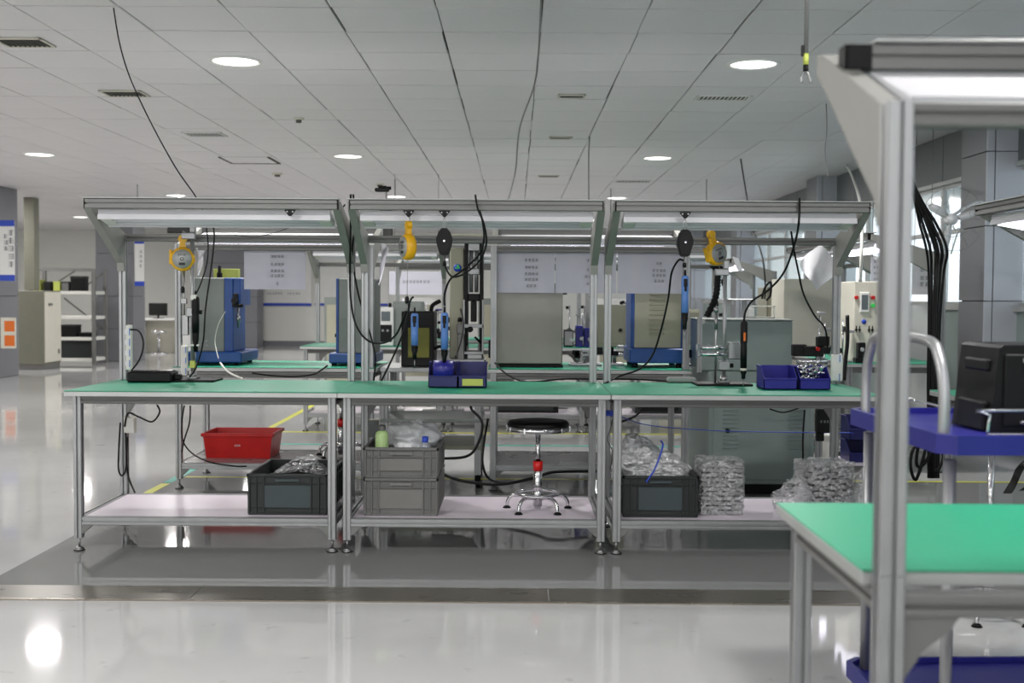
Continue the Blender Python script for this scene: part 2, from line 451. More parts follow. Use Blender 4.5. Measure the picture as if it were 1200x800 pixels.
def sensor(px, py, r_, label, name='smoke_detector', cat='detector'):
    c = onceil(px, py); t = thing(name, label, cat, c)
    part(t, 'base', B().lathe([(.0001,-.02),(r_*.9,-.02),(r_,-.008),(r_,0)], 20), 'cream')
    part(t, 'head', B().lathe([(.0001,-.045),(r_*.5,-.045),(r_*.55,-.02)], 16), 'vent_dark')
sensor(350, 138, .05, 'small ceiling sensor with a dark underside right of the hanging cable')
sensor(445, 215, .07, 'round smoke detector just above the middle bench bar')
sensor(325, 203, .07, 'tiny round detector under the access hatch')

# walls
wb = struct('wall_back', B().box((XL-.2, YB, 0), (XR+3, YB+.2, ZC+.1)), 'wall_white')
struct('wall_left', B().box((XL-.2, YN, 0), (XL, YB, ZC+.1)), 'wall_white')
struct('wall_front', B().box((XL-.2, YN-.2, 0), (XR+3, YN, ZC+.1)), 'wall_white')
struct('baseboard_back', B().box((XL, YB-.02, 0), (XR, YB, .12), .003), 'col_grey')
# right wall: dark fascia panels over glazing with columns between
wr = struct('wall_right', B().box((XR+.02, YN, 2.44), (XR+.25, YB, ZC+.1)).box((XR+.03, YN, 0), (XR+.25, YB, 1.2)), 'wall_side')
fp = B().box((0,0,0),(.03,1.49,.455),.004).mesh('fascia_panel', 'fascia')
for k in range(23):
    o = bpy.data.objects.new('fascia_panel', fp); C.objects.link(o); o.parent = wr; o.location = (XR-.02, YN+.12+1.5*k, 2.445)
lp = B().box((0,0,0),(.03,1.19,1.13),.004).mesh('wall_panel', 'cab_green')
for k in range(28):
    o = bpy.data.objects.new('wall_panel', lp); C.objects.link(o); o.parent = wr; o.location = (XR, YN+.12+1.2*k, .06)
struct('trim_1', B().box((XR-.035, YN, 2.405), (XR+.05, YB, 2.445), .004), 'edge')
struct('trim_2', B().box((XR-.04, YN, 1.17), (XR+.1, YB, 1.22), .004), 'edge')
cys = [-1.2, 4.35, 9.9, 15.45, 21.0, 26.4]
for k, y in enumerate(cys):
    col = struct('column', B().box((XR-.25, y, 0), (XR+.24, y+.55, ZC)), 'col_grey')
    zz = [0, .62, 1.26, 1.90, 2.53, ZC]
    for q in range(5):
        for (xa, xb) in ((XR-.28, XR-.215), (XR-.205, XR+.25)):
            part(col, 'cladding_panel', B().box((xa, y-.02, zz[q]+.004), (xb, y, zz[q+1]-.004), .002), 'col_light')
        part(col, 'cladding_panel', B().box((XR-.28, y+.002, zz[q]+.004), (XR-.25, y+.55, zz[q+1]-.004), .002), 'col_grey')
    if k < 5:
        y0, y1 = y+.55, cys[k+1]
        win = struct('window_%d' % (k+1), B().box((XR+.02, y0, 1.2), (XR+.07, y1, 1.25)).box((XR+.02, y0, 2.37), (XR+.07, y1, 2.42)), 'edge')
        n = 4
        for q in range(n):
            a = y0+(y1-y0)*q/n; c = y0+(y1-y0)*(q+1)/n
            part(win, 'window_frame', B().box((XR+.01, a-.03, 1.2), (XR+.08, a+.03, 2.42), .004), 'edge')
            part(win, 'transom', B().box((XR+.02, a, 1.92), (XR+.07, c, 1.96), .003), 'edge')
            part(win, 'pane', B().box((XR+.04, a+.03, 1.25), (XR+.046, c-.03, 1.92)), 'glass')
            part(win, 'pane', B().box((XR+.04, a+.03, 1.96), (XR+.046, c-.03, 2.37)), 'glass')
# free columns on the left
for (x0, x1, y) in ((-8.5,-7.78,17.4), (-7.98,-7.27,22.0), (-8.5+.9,-5.7-.6,28.2)):
    col = struct('column', B().box((x0+.02, y+.02, 0), (x1-.02, y+.68, ZC)), 'ceil_gap')
    for q, (za, zb) in enumerate(((0,.62),(.62,1.24),(1.24,2.05),(2.05,ZC))):
        part(col, 'cladding_panel', B().box((x0, y, za+.004), (x1, y+.02, zb-.004), .002), 'col_grey')
        part(col, 'cladding_panel', B().box((x1-.02, y+.022, za+.004), (x1, y+.7, zb-.004), .002), 'col_grey')
        part(col, 'cladding_panel', B().box((x0, y+.022, za+.004), (x0+.02, y+.7, zb-.004), .002), 'col_grey')

# ------------------------------------------------------------------ writing too small to read: rows of dark glyph strokes
def glyphs(mb, x, z, n, s, y, right=False):
    """n illegible character blocks starting at x, row baseline z, size s, on the plane y"""
    for k in range(n):
        gx = x+k*s*1.15
        for q in range(3): mb.box((gx, y-.0006, z+s*(.05+.34*q)), (gx+s*R_.uniform(.6,.9), y, z+s*(.15+.34*q)))
        for q in range(2):
            u = gx+s*R_.uniform(.1,.75); mb.box((u, y-.0008, z), (u+s*.1, y, z+s*.9))
    return mb
# ------------------------------------------------------------------ aluminium work benches
TOPZ = .80
def make_bench(label, W=1.33, lit=False, green='mat_green', posth=1.602, D=.79, group=None, rin=.03, ps=.04, shelf='shelf_lilac', capl=0, LD=.17, boff=0, bup=0, armup=0, lam=None):
    """origin at the middle of the footprint; the worker's side is -y, the tall posts are on +y"""
    t = thing('workbench', label, 'workbench', group=group)
    hw, hd = W/2, D/2; lx = hw-.037; fy, ry = -hd+.09, hd-rin
    part(t, 'tabletop_mat', B().box((-hw, -hd, TOPZ-.004), (hw, hd, TOPZ), .0015), green)
    part(t, 'tabletop_board', B().box((-hw, -hd, TOPZ-.028), (hw, hd, TOPZ-.0045), .002), 'edge')
    rails = ((-lx, fy, lx, fy), (-lx, ry, lx, ry), (-lx, fy, -lx, ry), (lx, fy, lx, ry))
    for x0, y0, x1, y1 in rails:
        dx = .02*(1 if x1 > x0 else 0); dy = .02*(1 if y1 > y0 else 0)
        part(t, 'apron_rail', B().prof((x0+dx,y0+dy,TOPZ-.05), (x1-dx,y1-dy,TOPZ-.05)), 'rail')
        part(t, 'shelf_rail', B().prof((x0+dx,y0+dy,.148), (x1-dx,y1-dy,.148)), 'alu')
    part(t, 'shelf_board', B().box((-lx+.021, fy+.021, .150), (lx-.021, (ry if rin > 0 else hd)-.021, .1665), .001), shelf)
    for sx in (-1, 1):
        for y, top, nm in ((fy, TOPZ-.03, 'leg'), (ry, TOPZ-.03, 'leg')):
            x = sx*lx
            l = part(t, nm, B().prof((x,y,.062), (x,y,top if y == fy else TOPZ), .04 if y == fy else ps), 'alu')
            ft = B().cyl((x,y,.02), (x,y,.064), .006, n=8).cyl((x,y,.0), (x,y,.009), .026, .026, n=18).cyl((x,y,.009), (x,y,.02), .024, .011, n=18)
            part(l, 'levelling_foot', ft, ['steel'])
            part(l, 'foot_pad', B().cyl((x,y,.0005), (x,y,.005), .0275, n=18), 'rubber')
            ip = -sx
            g = B().prism([(x+ip*.02,.128),(x+ip*.07,.128),(x+ip*.03,.09),(x+ip*.02,.085)][::(-1 if sx>0 else 1)], 'Y', y-.018, y+.018)
            part(l, 'corner_bracket', g, 'alu_dark')
        # gusset plate under the top at the rear posts
        q = [(x+ip*.02, TOPZ-.07),(x+ip*.13, TOPZ-.07),(x+ip*.11, TOPZ-.10),(x+ip*.065, TOPZ-.135),(x+ip*.035, TOPZ-.18),(x+ip*.02, TOPZ-.2)]
        part(t, 'gusset_plate', B().prism(q[::(-1 if sx>0 else 1)], 'Y', ry-.018, ry-.008), 'alu_dark')
        part(t, 'post', B().prof((sx*lx, ry, TOPZ+.001), (sx*lx, ry, posth), ps), 'alu')
        fb = -hd+.25
        arm = [(ry-.02, posth-.2), (ry-.02, posth-.005), (ry+.02, posth+.005), (ry+.02, posth-.2)]
        rf = ry-ps/2-.001
        poly = [(rf, posth-.205), (rf, posth+.0), (fb+.02, posth+.135+armup), (fb-.02, posth+.14+armup), (fb-.022, posth+.1+armup), (fb+.02, posth+.075+armup), (rf-.03, posth-.16), (rf-.022, posth-.205)]
        xa = sx*(lx-.019)
        part(t, 'arm', B().prism(poly[::-1], 'X', min(xa, xa+sx*.038), max(xa, xa+sx*.038)), 'arm')
        part(t, 'bolt', B().cyl((sx*(lx-.024), ry, posth-.03), (sx*(lx-.02), ry, posth-.03), .009, n=10), 'steel')
        part(t, 'end_cap', B().box((sx*(hw-.033), fb+boff-.045, posth+bup+.098), (sx*(hw-.027), fb+boff+.0, posth+bup+.148), .002), 'black')
    part(t, 'top_rail', B().prof((-lx+.02, ry, posth-.022), (lx-.02, ry, posth-.022)), 'rail')
    part(t, 'lamp_bar', B().prof((-hw+.033+capl, fb+boff-.0225, posth+bup+.123), (hw-.033-capl, fb+boff-.0225, posth+bup+.123), .045, .05), 'alu_dark')
    part(t, 'bar_lip', B().box((-hw+.02+capl*1.3, fb+boff-.06, posth+bup+.148), (hw-.02-capl*1.3, fb+boff+.02, posth+bup+.153), .001), 'edge')
    # tilted lamp under the arms
    lamp = B().box((-hw+.075, 0, -.012), (hw-.075, LD, .014), .004)
    lam = lam or (.02, .085, -.18)
    Mx = Matrix.Translation((0, fb+lam[0], posth+lam[1])) @ Matrix.Rotation(lam[2], 4, 'X')
    lamp.box((-hw+.075, 0, -.038), (hw-.075, .006, -.012)).box((-hw+.075, LD-.006, -.038), (hw-.075, LD, -.012))
    lo = part(t, 'lamp_housing', lamp.xf(Mx), 'lamp_white')
    for yy in (.055, .115):
        tb = B().cyl((-hw+.14, yy, -.026), (hw-.14, yy, -.026), .012, n=12)
        part(lo, 'lamp_tube', tb.xf(Mx), 'glow_tube' if lit else 'tube_off')
    for a_, c_ in ((-hw+.08, -hw+.14), (hw-.14, hw-.08)):
        part(lo, 'lamp_socket', B().box((a_, .03, -.036), (c_, .14, -.012), .003).xf(Mx), 'white_plastic')
    if lit: part(lo, 'lamp_diffuser', B().box((-hw+.142, .012, -.0405), (hw-.142, LD-.012, -.0385), .0).xf(Mx), 'glow_tube')
    if capl:
        for sx in (-1, 1): part(t, 'black_end_block', B().box((sx*(hw-.033-.0), fb+boff-.047, posth+bup+.099), (sx*(hw-.033-capl), fb+boff+.002, posth+bup+.147), .002), 'black')
    return t
def place(t, cx, cy, rz=0): t.location = (cx, cy, .0025); t.rotation_euler = (0,0,rz); return t
AY = 6.007
A = make_bench('long green-topped aluminium bench at the left of the front row, black crate below')
place(A, -1.531, AY)
b2 = dup(A, label='green-topped aluminium bench in the middle of the front row, stool stored below'); place(b2, -.20, AY)
b3 = dup(A, label='green-topped aluminium bench at the right of the front row, wrapped stack below'); place(b3, 1.134, AY)
Bt = make_bench('green-topped bench in the second row with the red bin on its shelf', lit=True, shelf='shelf_grey')
BYc = 7.93
place(Bt, -1.575, BYc, PI)
place(dup(Bt, label='green-topped bench in the second row carrying the steel cabinet and paper sheets'), .485, BYc, PI)
CYc = 11.15
place(dup(A, label='green-topped bench in the third row, far left, mostly bare'), -1.34, CYc, 0)
place(dup(A, label='green-topped bench in the third row, middle, behind the press'), .0, CYc, 0)
place(dup(A, label='green-topped bench in the third row, right, behind the louvred blue machine'), 1.34, CYc, 0)
place(dup(Bt, label='lit bench in the fourth row, left half, only its lamp bar showing'), -.66, 13.0, PI)
place(dup(Bt, label='lit bench in the fourth row, right half, only its lamp bar showing'), .72, 13.0, PI)
# benches along the right side, turned a quarter turn: posts towards the windows
place(dup(Bt, label='bench along the right wall with its lamp bar above the blue cart'), 2.55, 5.35, -PI/2)
place(dup(Bt, label='bench along the right wall carrying the touch-screen control box'), 2.75, 9.1, -PI/2)
place(dup(Bt, label='bench along the right wall, second behind the control box'), 2.78, 10.5, -PI/2)
place(dup(Bt, label='bench along the right wall, farthest, before the bright window'), 2.78, 14.7, -PI/2)
Fg = make_bench('large foreground bench cut off by the right edge, bright green top', W=1.33, lit=True, green='mat_green2', posth=1.598, D=.655, rin=-.03, ps=.045, capl=.047, LD=.25, boff=.15, bup=.012, armup=.03, lam=(.14,.095,-.36))
place(Fg, .602+.665, 2.318, PI)

# triangular hanger brackets under the front lamp bars
def hanger(px, label):
    y_ = AY-.395+.25-.047; p = P(px, 243, y_); L = (p.x, y_, 1.602+.098-.03)
    t = thing('hanger_bracket', label, 'bracket', L)
    part(t, 'plate', B().prism([(-.028,.026),(-.026,.03),(.026,.03),(.028,.026),(.006,-.002),(-.006,-.002)][::-1], 'Y', -.006, .0), 'black')
    part(t, 'screw', B().cyl((-.014,-.0085,.02),(-.014,-.006,.02),.004,n=8).cyl((.014,-.0085,.02),(.014,-.006,.02),.004,n=8), 'steel')
    return L
hb = [hanger(340, 'black triangular bracket on the left bench bar, holding nothing'),
      hanger(479, 'black triangular bracket holding the yellow spring balancer'),
      hanger(521, 'black triangular bracket holding the left black balancer'),
      hanger(803, 'black triangular bracket holding the right black balancer')]

# ------------------------------------------------------------------ spring balancers
def yellow_balancer(loc, rz, tilt, label, cable=.1):
    """loc = top of hook"""
    t = thing('spring_balancer', label, 'balancer', loc, rz)
    t.rotation_euler = (0, tilt, rz)
    h = B().tube([(0,0,0),(.012,0,-.006),(.014,0,-.02),(.004,0,-.03)], .003, 6)
    part(t, 'hook', h, 'steel')
    lug = [(-.02,-.03),(-.024,-.045),(-.014,-.06),(-.017,-.085),(-.03,-.1),(.03,-.1),(.017,-.085),(.014,-.06),(.024,-.045),(.02,-.03),(.008,-.02),(-.008,-.02)]
    part(t, 'lug', B().prism(lug, 'Y', -.012, .012), 'yellow')
    z = -.15
    body = B().lathe([(.0001,-.028),(.048,-.028),(.062,-.02),(.066,-.008),(.066,.008),(.062,.02),(.048,.028),(.0001,.028)], 36, (0,0,z), 'Y')
    body.box((-.07,-.016,z-.03),(-.055,.016,z+.05),.004)
    b = part(t, 'housing', body, 'yellow')
    part(b, 'face_plate', B().lathe([(.0001,-.032),(.05,-.032),(.052,-.027)], 32, (0,0,z), 'Y'), 'balancer_face')
    part(b, 'face_label', glyphs(glyphs(B(), -.022, z+.018, 4, .01, -.0325), -.016, z-.03, 3, .011, -.0325).lathe([(.006,-.0335),(.010,-.0335)], 16, (0,0,z), 'Y').box((-.016,-.033,z-.034),(.016,-.0322,z-.02)), 'dark_ink')
    part(t, 'cable', B().cyl((.0,0,z-.064),(0,0,z-.064-cable),.0016,n=6), 'steel')
    part(t, 'cable_stop', B().lathe([(.0001,-.018),(.009,-.018),(.011,-.008),(.011,.008),(.007,.018),(.0001,.018)],12,(0,0,z-.066-cable)), 'black')
    part(t, 'snap_hook', B().tube([(0,0,z-.084-cable),(.008,0,z-.1-cable),(.006,0,z-.118-cable),(-.006,0,z-.118-cable),(-.008,0,z-.1-cable),(0,0,z-.084-cable)],.0022,6), 'steel')
    return t
def black_balancer(p, label):
    t = thing('spring_balancer', label, 'balancer', p)
    part(t, 'hook', B().tube([(0,0,.0),(.006,0,-.02),(.01,0,-.05),(.0,0,-.062)], .002, 6).tube([(0,0,.0),(-.006,0,-.02),(-.01,0,-.05),(.0,0,-.062)], .002, 6), 'steel')
    poly = [(-.014,-.058),(.014,-.058),(.028,-.075),(.040,-.105),(.041,-.125),(.034,-.15),(.024,-.185),(.014,-.192),(-.014,-.192),(-.024,-.185),(-.034,-.15),(-.041,-.125),(-.040,-.105),(-.028,-.075)]
    b = part(t, 'housing', B().prism(poly[::-1], 'Y', -.02, .02).prism([(u*.86, (v+.125)*.88-.125) for u,v in poly][::-1], 'Y', -.026, .026), 'black')
    part(b, 'centre_screw', B().cyl((0,-.029,-.122),(0,-.026,-.122),.005,n=10), 'chrome')
    part(t, 'cable', B().cyl((0,0,-.192),(0,0,-.235),.002,n=6), 'steel')
    part(t, 'cable_stop', B().lathe([(.0001,-.012),(.009,-.012),(.01,0),(.008,.012),(.0001,.012)],12,(0,0,-.235)), 'black')
    return t
def screwdriver(top, L, body, label, r=.0195, nose=.07, bit=.05, tilt=0, sw=True):
    """hangs point down from its top; L = handle length"""
    t = thing('electric_screwdriver', label, 'screwdriver', top)
    t.rotation_euler = (0, tilt, 0)
    part(t, 'body', B().lathe([(.0001,0),(r*.7,0),(r*.95,-.008),(r,-.02),(r,-L*.45),(r*.88,-L*.5),(r*.95,-L*.6),(r*.9,-L),(.0001,-L)], 18), body)
    part(t, 'nose_cone', B().lathe([(r*.86,-L),(r*.86,-L-nose*.35),(r*.6,-L-nose*.6),(r*.55,-L-nose),(.0001,-L-nose)], 16), 'black')
    part(t, 'bit', B().cyl((0,0,-L-nose),(0,0,-L-nose-bit),.003,.0022,n=8), 'steel')
    if sw: part(t, 'switch', B().box((-r*.3,-r-.004,-L*.42),(r*.3,-r+.004,-L*.24),.002), 'black' if body != 'black' else 'orange')
    if sw: part(t, 'nose_ring', B().cyl((0,0,-L+.001),(0,0,-L-.012),r*.92,n=16), 'cream' if body == 'black' else 'black')
    part(t, 'cord_grip', B().lathe([(.0001,.03),(.004,.03),(.0065,.0)], 10), 'rubber')
    if body != 'black':
        part(t, 'dark_grip', B().box((-r*.5,-r-.002,-L*.3),(r*.5,-r+.006,-L*.08),.003), 'black')
    return t
def cable(pts, r, label, name='cable', m='black', cat='cable', group=None, sub=8):
    return single(name, B().tube(pts, r, 7, sub), m, label, cat, group)

# 1: on the left stand
yellow_balancer(P(214,271,6.3), .15, 0, 'yellow round spring balancer hanging on the left tool stand, grey face forward', .10)
p = Vector(hb[1]); yellow_balancer((p.x, p.y, p.z-.002), -1.1, .05, 'yellow spring balancer turned edge-on below the middle bench bar', .2)
yellow_balancer(P(831,266,6.30), .55, -.34, 'yellow spring balancer tilted against the right bench rail with a paper tag', .10)
tg = P(858,300,6.27)
single('paper_tag', B().prism([(0,0),(.035,-.012),(.06,-.085),(.03,-.075)], 'Y', 0, .001).xf(Matrix.Translation(tg)), 'paper_white', 'small white paper tag hanging on the tilted yellow balancer', 'tag')
black_balancer(hb[2], 'black kite-shaped spring balancer over the blue parts bins')
black_balancer(hb[3], 'black kite-shaped spring balancer below the right bench bar')
s = P(486,367,5.93); screwdriver(s, .165, 'blue_tool', 'blue electric screwdriver below the edge-on yellow balancer')
s = P(521,366,5.93); screwdriver(s, .19, 'blue_tool', 'blue electric screwdriver hanging straight over the blue bins')
s = P(803,323,5.93); screwdriver(s, .19, 'blue_tool', 'blue electric screwdriver before the louvred machine', nose=.085)
s = P(229,347,6.28); screwdriver(s, .2, 'black', 'black electric screwdriver clamped on the left tool stand', .021, .1, .06, sw=False)
s = P(872,376,6.1); screwdriver(s, .25, 'black', 'black electric screwdriver with an orange button held over the right base plate', .019, .055, .04)

# tool stands
def tool_stand(x, y, h, label, slide, arms=True):
    t = thing('tool_stand', label, 'stand', (x, y, TOPZ+.003))
    part(t, 'base_plate', B().box((-.16,-.1,0),(.14,.1,.012),.003), 'black')
    part(t, 'pole', B().cyl((0,0,.012),(0,0,h),.011,n=16), 'alu')
    part(t, 'collar', B().cyl((0,0,.012),(0,0,.05),.02,n=16).box((-.03,-.03,.012),(.03,.03,.026),.003), 'steel')
    part(t, 'head', B().box((-.055,-.018,h-.03),(.02,.018,h+.005),.004).box((-.01,-.015,h+.005),(.02,.015,h+.05),.004), 'alu')
    sl = part(t, 'slide_block', B().box((-.03,-.02,slide),(.03,.025,slide+.05),.004), 'alu')
    part(sl, 'knob', B().cyl((.03,0,slide+.025),(.05,0,slide+.025),.012,n=14), 'black')
    return t
p = P(226,445,6.3)
ts = tool_stand(p.x, 6.3, .80, 'tool stand with a slim aluminium pole on the left bench', .35)
part(ts, 'guide_rod', B().cyl((-.045,0,.3),(-.045,0,.62),.005,n=8).box((-.055,-.012,.33),(-.035,.012,.36),.002).box((-.06,-.012,.42),(-.03,.012,.45),.002).box((-.055,-.015,.25),(-.02,.015,.36),.003), 'steel')
part(ts, 'clamp_arm', B().box((-.02,-.03,.19),(.04,-.01,.2),.002).box((.0,-.04,.44),(.03,-.015,.47),.003), 'white_plastic')
part(ts, 'yellow_tag', B().box((-.014,-.014,.07),(.014,.014,.11),.002), 'lime')
p = P(848,450,6.25)
ts = tool_stand(p.x, 6.25, .62, 'tool stand with horizontal air cylinders on the right bench', .08)
part(ts, 'air_cylinder', B().cyl((-.14,0,.20),(.04,0,.20),.012,n=12).cyl((-.13,0,.165),(.04,0,.165),.012,n=12).box((-.15,-.02,.15),(-.13,.02,.22),.003), 'chrome')
part(ts, 'tool_holder', B().box((.02,-.03,.14),(.09,.03,.23),.005).box((.09,-.02,.13),(.115,.02,.16),.003).cyl((.07,-.034,.2),(.07,-.03,.2),.008,n=10).cyl((.07,-.034,.165),(.07,-.03,.165),.008,n=10), 'alu')
part(ts, 'guide_rod', B().cyl((-.045,0,.012),(-.045,0,.42),.006,n=8).cyl((-.045,0,.30),(-.045,0,.38),.009,n=10).lathe([(.0001,.39),(.013,.39),(.013,.42),(.0001,.42)],12,(-.045,0,0)), 'steel')
single('base_tray', B().box(P(822,449,6.0), P(876,449,6.2)+Vector((0,0,.0)), 0).xf(Matrix()), 'black', 'flat dark plate under the right tool stand', 'plate') if False else None
# ------------------------------------------------------------------ containers
def parts_bin(x, y, z, w, d, h, label, rz=0, m='bin_blue', group=None, card=True):
    """open-fronted storage bin; front is -y"""
    t = thing('parts_bin', label, 'bin', (x,y,z), rz, group)
    tk = .004; hw = w/2
    side = [(0,0),(d,0),(d,h),(d*.45,h),(d*.12,h*.62),(0,h*.5)]
    b = B()
    b.prism(side[::-1], 'X', -hw, -hw+tk).prism(side[::-1], 'X', hw-tk, hw)
    b.box((-hw,0,0),(hw,d,tk)).box((-hw,d-tk,0),(hw,d,h)).box((-hw,0,0),(hw,tk,h*.45))
    b.box((-hw-.003,d*.45,h-.008),(-hw+.006,d,h+.002),.001).box((hw-.006,d*.45,h-.008),(hw+.003,d,h+.002),.001)
    b.box((-hw,-.006,h*.42),(hw,.008,h*.5),.002)
    part(t, 'shell', b, m)
    if card: part(t, 'label_card', B().box((-hw*.7,-.008,h*.08),(hw*.75,-.0062,h*.36)), 'lime')
    return t
def lid_bin(): pass
z = TOPZ+.003+.0025
p = P(520,450,5.98); q = P(553,450,5.98)
b_ = parts_bin(p.x, 5.92, z, .150, .16, .125, 'blue parts bin with a bright blue roll leaning in it', m='bin_blue_dark', card=False)
single('blue_roll', B().cyl((p.x-.05,5.95,z+.09),(p.x+.05,5.95,z+.09),.048,n=24).cyl((p.x-.052,5.95,z+.09),(p.x+.052,5.95,z+.09),.018,n=16), 'bin_blue', 'bright blue plastic roll lying in the left blue bin', 'roll')
parts_bin(q.x+.004, 5.92, z, .145, .16, .125, 'blue parts bin with a lime label card beside the blue roll', m='bin_blue_dark')
p = P(911,453,6.0); q = P(950,453,6.0)
parts_bin(p.x, 5.93, z, .172, .18, .115, 'empty blue parts bin on the right bench', m='bin_blue', card=False)
parts_bin(q.x+.005, 5.93, z, .158, .18, .115, 'blue parts bin heaped with shiny metal fittings', m='bin_blue', card=False)
fb = B()
for k in range(46):
    u = Vector((q.x+.005+R_.uniform(-.06,.06), 6.0+R_.uniform(-.05,.07), z+.05+R_.uniform(0,.075)))
    d = Vector((R_.uniform(-1,1),R_.uniform(-1,1),R_.uniform(-.6,.6))).normalized()*R_.uniform(.012,.03)
    fb.cyl(u-d, u+d, R_.uniform(.004,.009), n=8)
single('metal_fittings', fb, 'chrome', 'loose shiny metal fittings heaped in the blue bin', 'fittings', kind='stuff')

def crate(x, y, z, w, d, h, label, body, panel, rz=0):
    t = thing('storage_crate', label, 'crate', (x,y,z), rz)
    tk = .012; hw, hd = w/2, d/2; b = B()
    i_ = .012
    b.box((-hw+i_,-hd+i_,0),(hw-i_,hd-i_,.008))
    b.box((-hw+i_,-hd+i_,0),(hw-i_,-hd+i_+.004,h)).box((-hw+i_,hd-i_-.004,0),(hw-i_,hd-i_,h))
    b.box((-hw+i_,-hd+i_,0),(-hw+i_+.004,hd-i_,h)).box((hw-i_-.004,-hd+i_,0),(hw-i_,hd-i_,h))
    part(t, 'shell', b, body)
    r = B()
    for zz, e, th in ((h-.012,0,.014),(h-.05,.004,.007),(0,.006,.012),(.03,.008,.006)):
        for (a_, c_) in (((-hw+e,-hd+e),(hw-e,-hd+i_+.002)),((-hw+e,hd-i_-.002),(hw-e,hd-e)),((-hw+e,-hd+e),(-hw+i_+.002,hd-e)),((hw-i_-.002,-hd+e),(hw-e,hd-e))):
            r.box((*a_, zz),(*c_, zz+th),.002)
    part(t, 'rim', r, body)
    ym = B().box((-.004,-hd+.003,.006),(.004,-hd+i_+.001,h-.006),.001).mesh('rib', body)
    xm = B().box((-hw+.003,-.004,.006),(-hw+i_+.001,.004,h-.006),.001).mesh('rib', body)
    for k in (-1,-.82,-.62,.62,.82,1):
        for sg in (0, PI):
            o = bpy.data.objects.new('rib', ym); C.objects.link(o); o.parent = t; o.location = (k*(hw-.012),0,0); o.rotation_euler = (0,0,sg)
    for k in (-1,-.7,-.35,0,.35,.7,1):
        for sg in (0, PI):
            o = bpy.data.objects.new('rib', xm); C.objects.link(o); o.parent = t; o.location = (0,k*(hd-.012),0); o.rotation_euler = (0,0,sg)
    for k in (-.12,.12): part(t, 'latch_rib', B().box((k*w-.003,-hd+.002,h-.05),(k*w+.003,-hd+i_,h-.002)), body)
    part(t, 'front_panel', B().box((-hw*.6,-hd+.006,.035),(hw*.6,-hd+i_+.002,h-.055),.003), panel)
    part(t, 'handle_slot', B().box((-hw*.3,-hd+.0005,h-.036),(hw*.3,-hd+.006,h-.022),.002), panel)
    return t
SZ = .1692
p0 = P(289,602,5.77); p1 = P(384,602,5.77); w1 = p1.x-p0.x
crate((p0.x+p1.x)/2, 5.76+.28, SZ, w1, .54, .205, 'dark grey crate on the left bench shelf with a plastic sheet inside', 'crate_dark', 'panel_dark')
cx = (p0.x+p1.x)/2
# crumpled sheet in it
fb = B(); n = 14
for i in range(n+1):
    for j in range(n+1):
        u, v = i/n, j/n
        fb.v.append((cx-.15+.30*u, 6.0+.36*v, SZ+.15+.075*math.sin(PI*u)*(.5+.5*v)+.03*noise.noise(Vector((u*4,v*4,3)))))
for i in range(n):
    for j in range(n):
        q_ = i*(n+1)+j; fb.f.append((q_, q_+n+1, q_+n+2, q_+1)); fb.sm.append(True); fb.mi.append(0)
single('plastic_sheet', fb, 'wrap', 'thin clear plastic sheet lying in the dark left crate', 'sheet')
p0 = P(425,603,5.77); p1 = P(514,603,5.77); cx = (p0.x+p1.x)/2; w1 = p1.x-p0.x
crate(cx, 5.76+.27, SZ, w1, .52, .188, 'light grey crate at the bottom of the middle stack', 'crate_grey', 'panel_grey')
crate(cx, 5.76+.275, SZ+.19, w1, .52, .152, 'light grey crate on top of the middle stack', 'crate_grey', 'panel_grey')
# things in the top crate
bz = SZ+.19+.01
t = thing('spray_bottle', 'pale green squeeze bottle standing in the top grey crate', 'bottle', (cx-.105, 5.86, bz+.02))
part(t, 'body', B().lathe([(.0001,0),(.031,0),(.034,.006),(.034,.175),(.03,.19),(.015,.2),(.013,.2)], 24), 'bottle_green')
part(t, 'cap', B().lathe([(.016,.2),(.018,.203),(.018,.225),(.008,.23),(.0001,.23)], 18), 'crate_grey')
t = thing('clear_bottle', 'clear bottle with a blue cap at the right of the top grey crate', 'bottle', (cx+.115, 5.86, bz))
part(t, 'body', B().lathe([(.0001,0),(.032,0),(.034,.006),(.034,.11),(.028,.145),(.014,.165)], 24), 'bottle_clear')
part(t, 'cap', B().lathe([(.0145,.16),(.016,.162),(.016,.19),(.0001,.19)], 18), 'label_blue')
single('foam_bag', B().blob((cx+.04, 6.07, bz+.16), (.14,.12,.085), 40, 26, .28, 2.2, 3, flat=bz), 'bag_white', 'crumpled white foam packing in the top grey crate', 'packing')
# right crate with bubble wrap
p0 = P(729,602,5.77); p1 = P(819,602,5.77); cx = (p0.x+p1.x)/2; w1 = p1.x-p0.x
crate(cx, 5.76+.27, SZ, w1, .52, .208, 'black crate on the right bench shelf holding bubble wrap', 'crate_dark', 'panel_dark')
m_ = B().blob((cx-.08, 6.08, SZ+.2), (.13,.14,.16), 48, 32, .35, 1.5, 9, flat=SZ+.05)
m_.blob((cx+.05, 6.05, SZ+.18), (.14,.12,.10), 44, 28, .35, 1.6, 5, flat=SZ+.05)
single('bubble_wrap', m_, 'milky', 'pile of milky bubble wrap rising out of the black crate', 'bubble wrap')
a = P(776,518,5.8); cable([(a.x+.0,5.85,a.z+.0), (a.x,5.78,a.z-.02), P(768,548,5.752), P(757,565,5.752)], .0045, 'short bright blue tube bent over the front of the black crate', 'blue_tube', 'label_blue', 'tube')
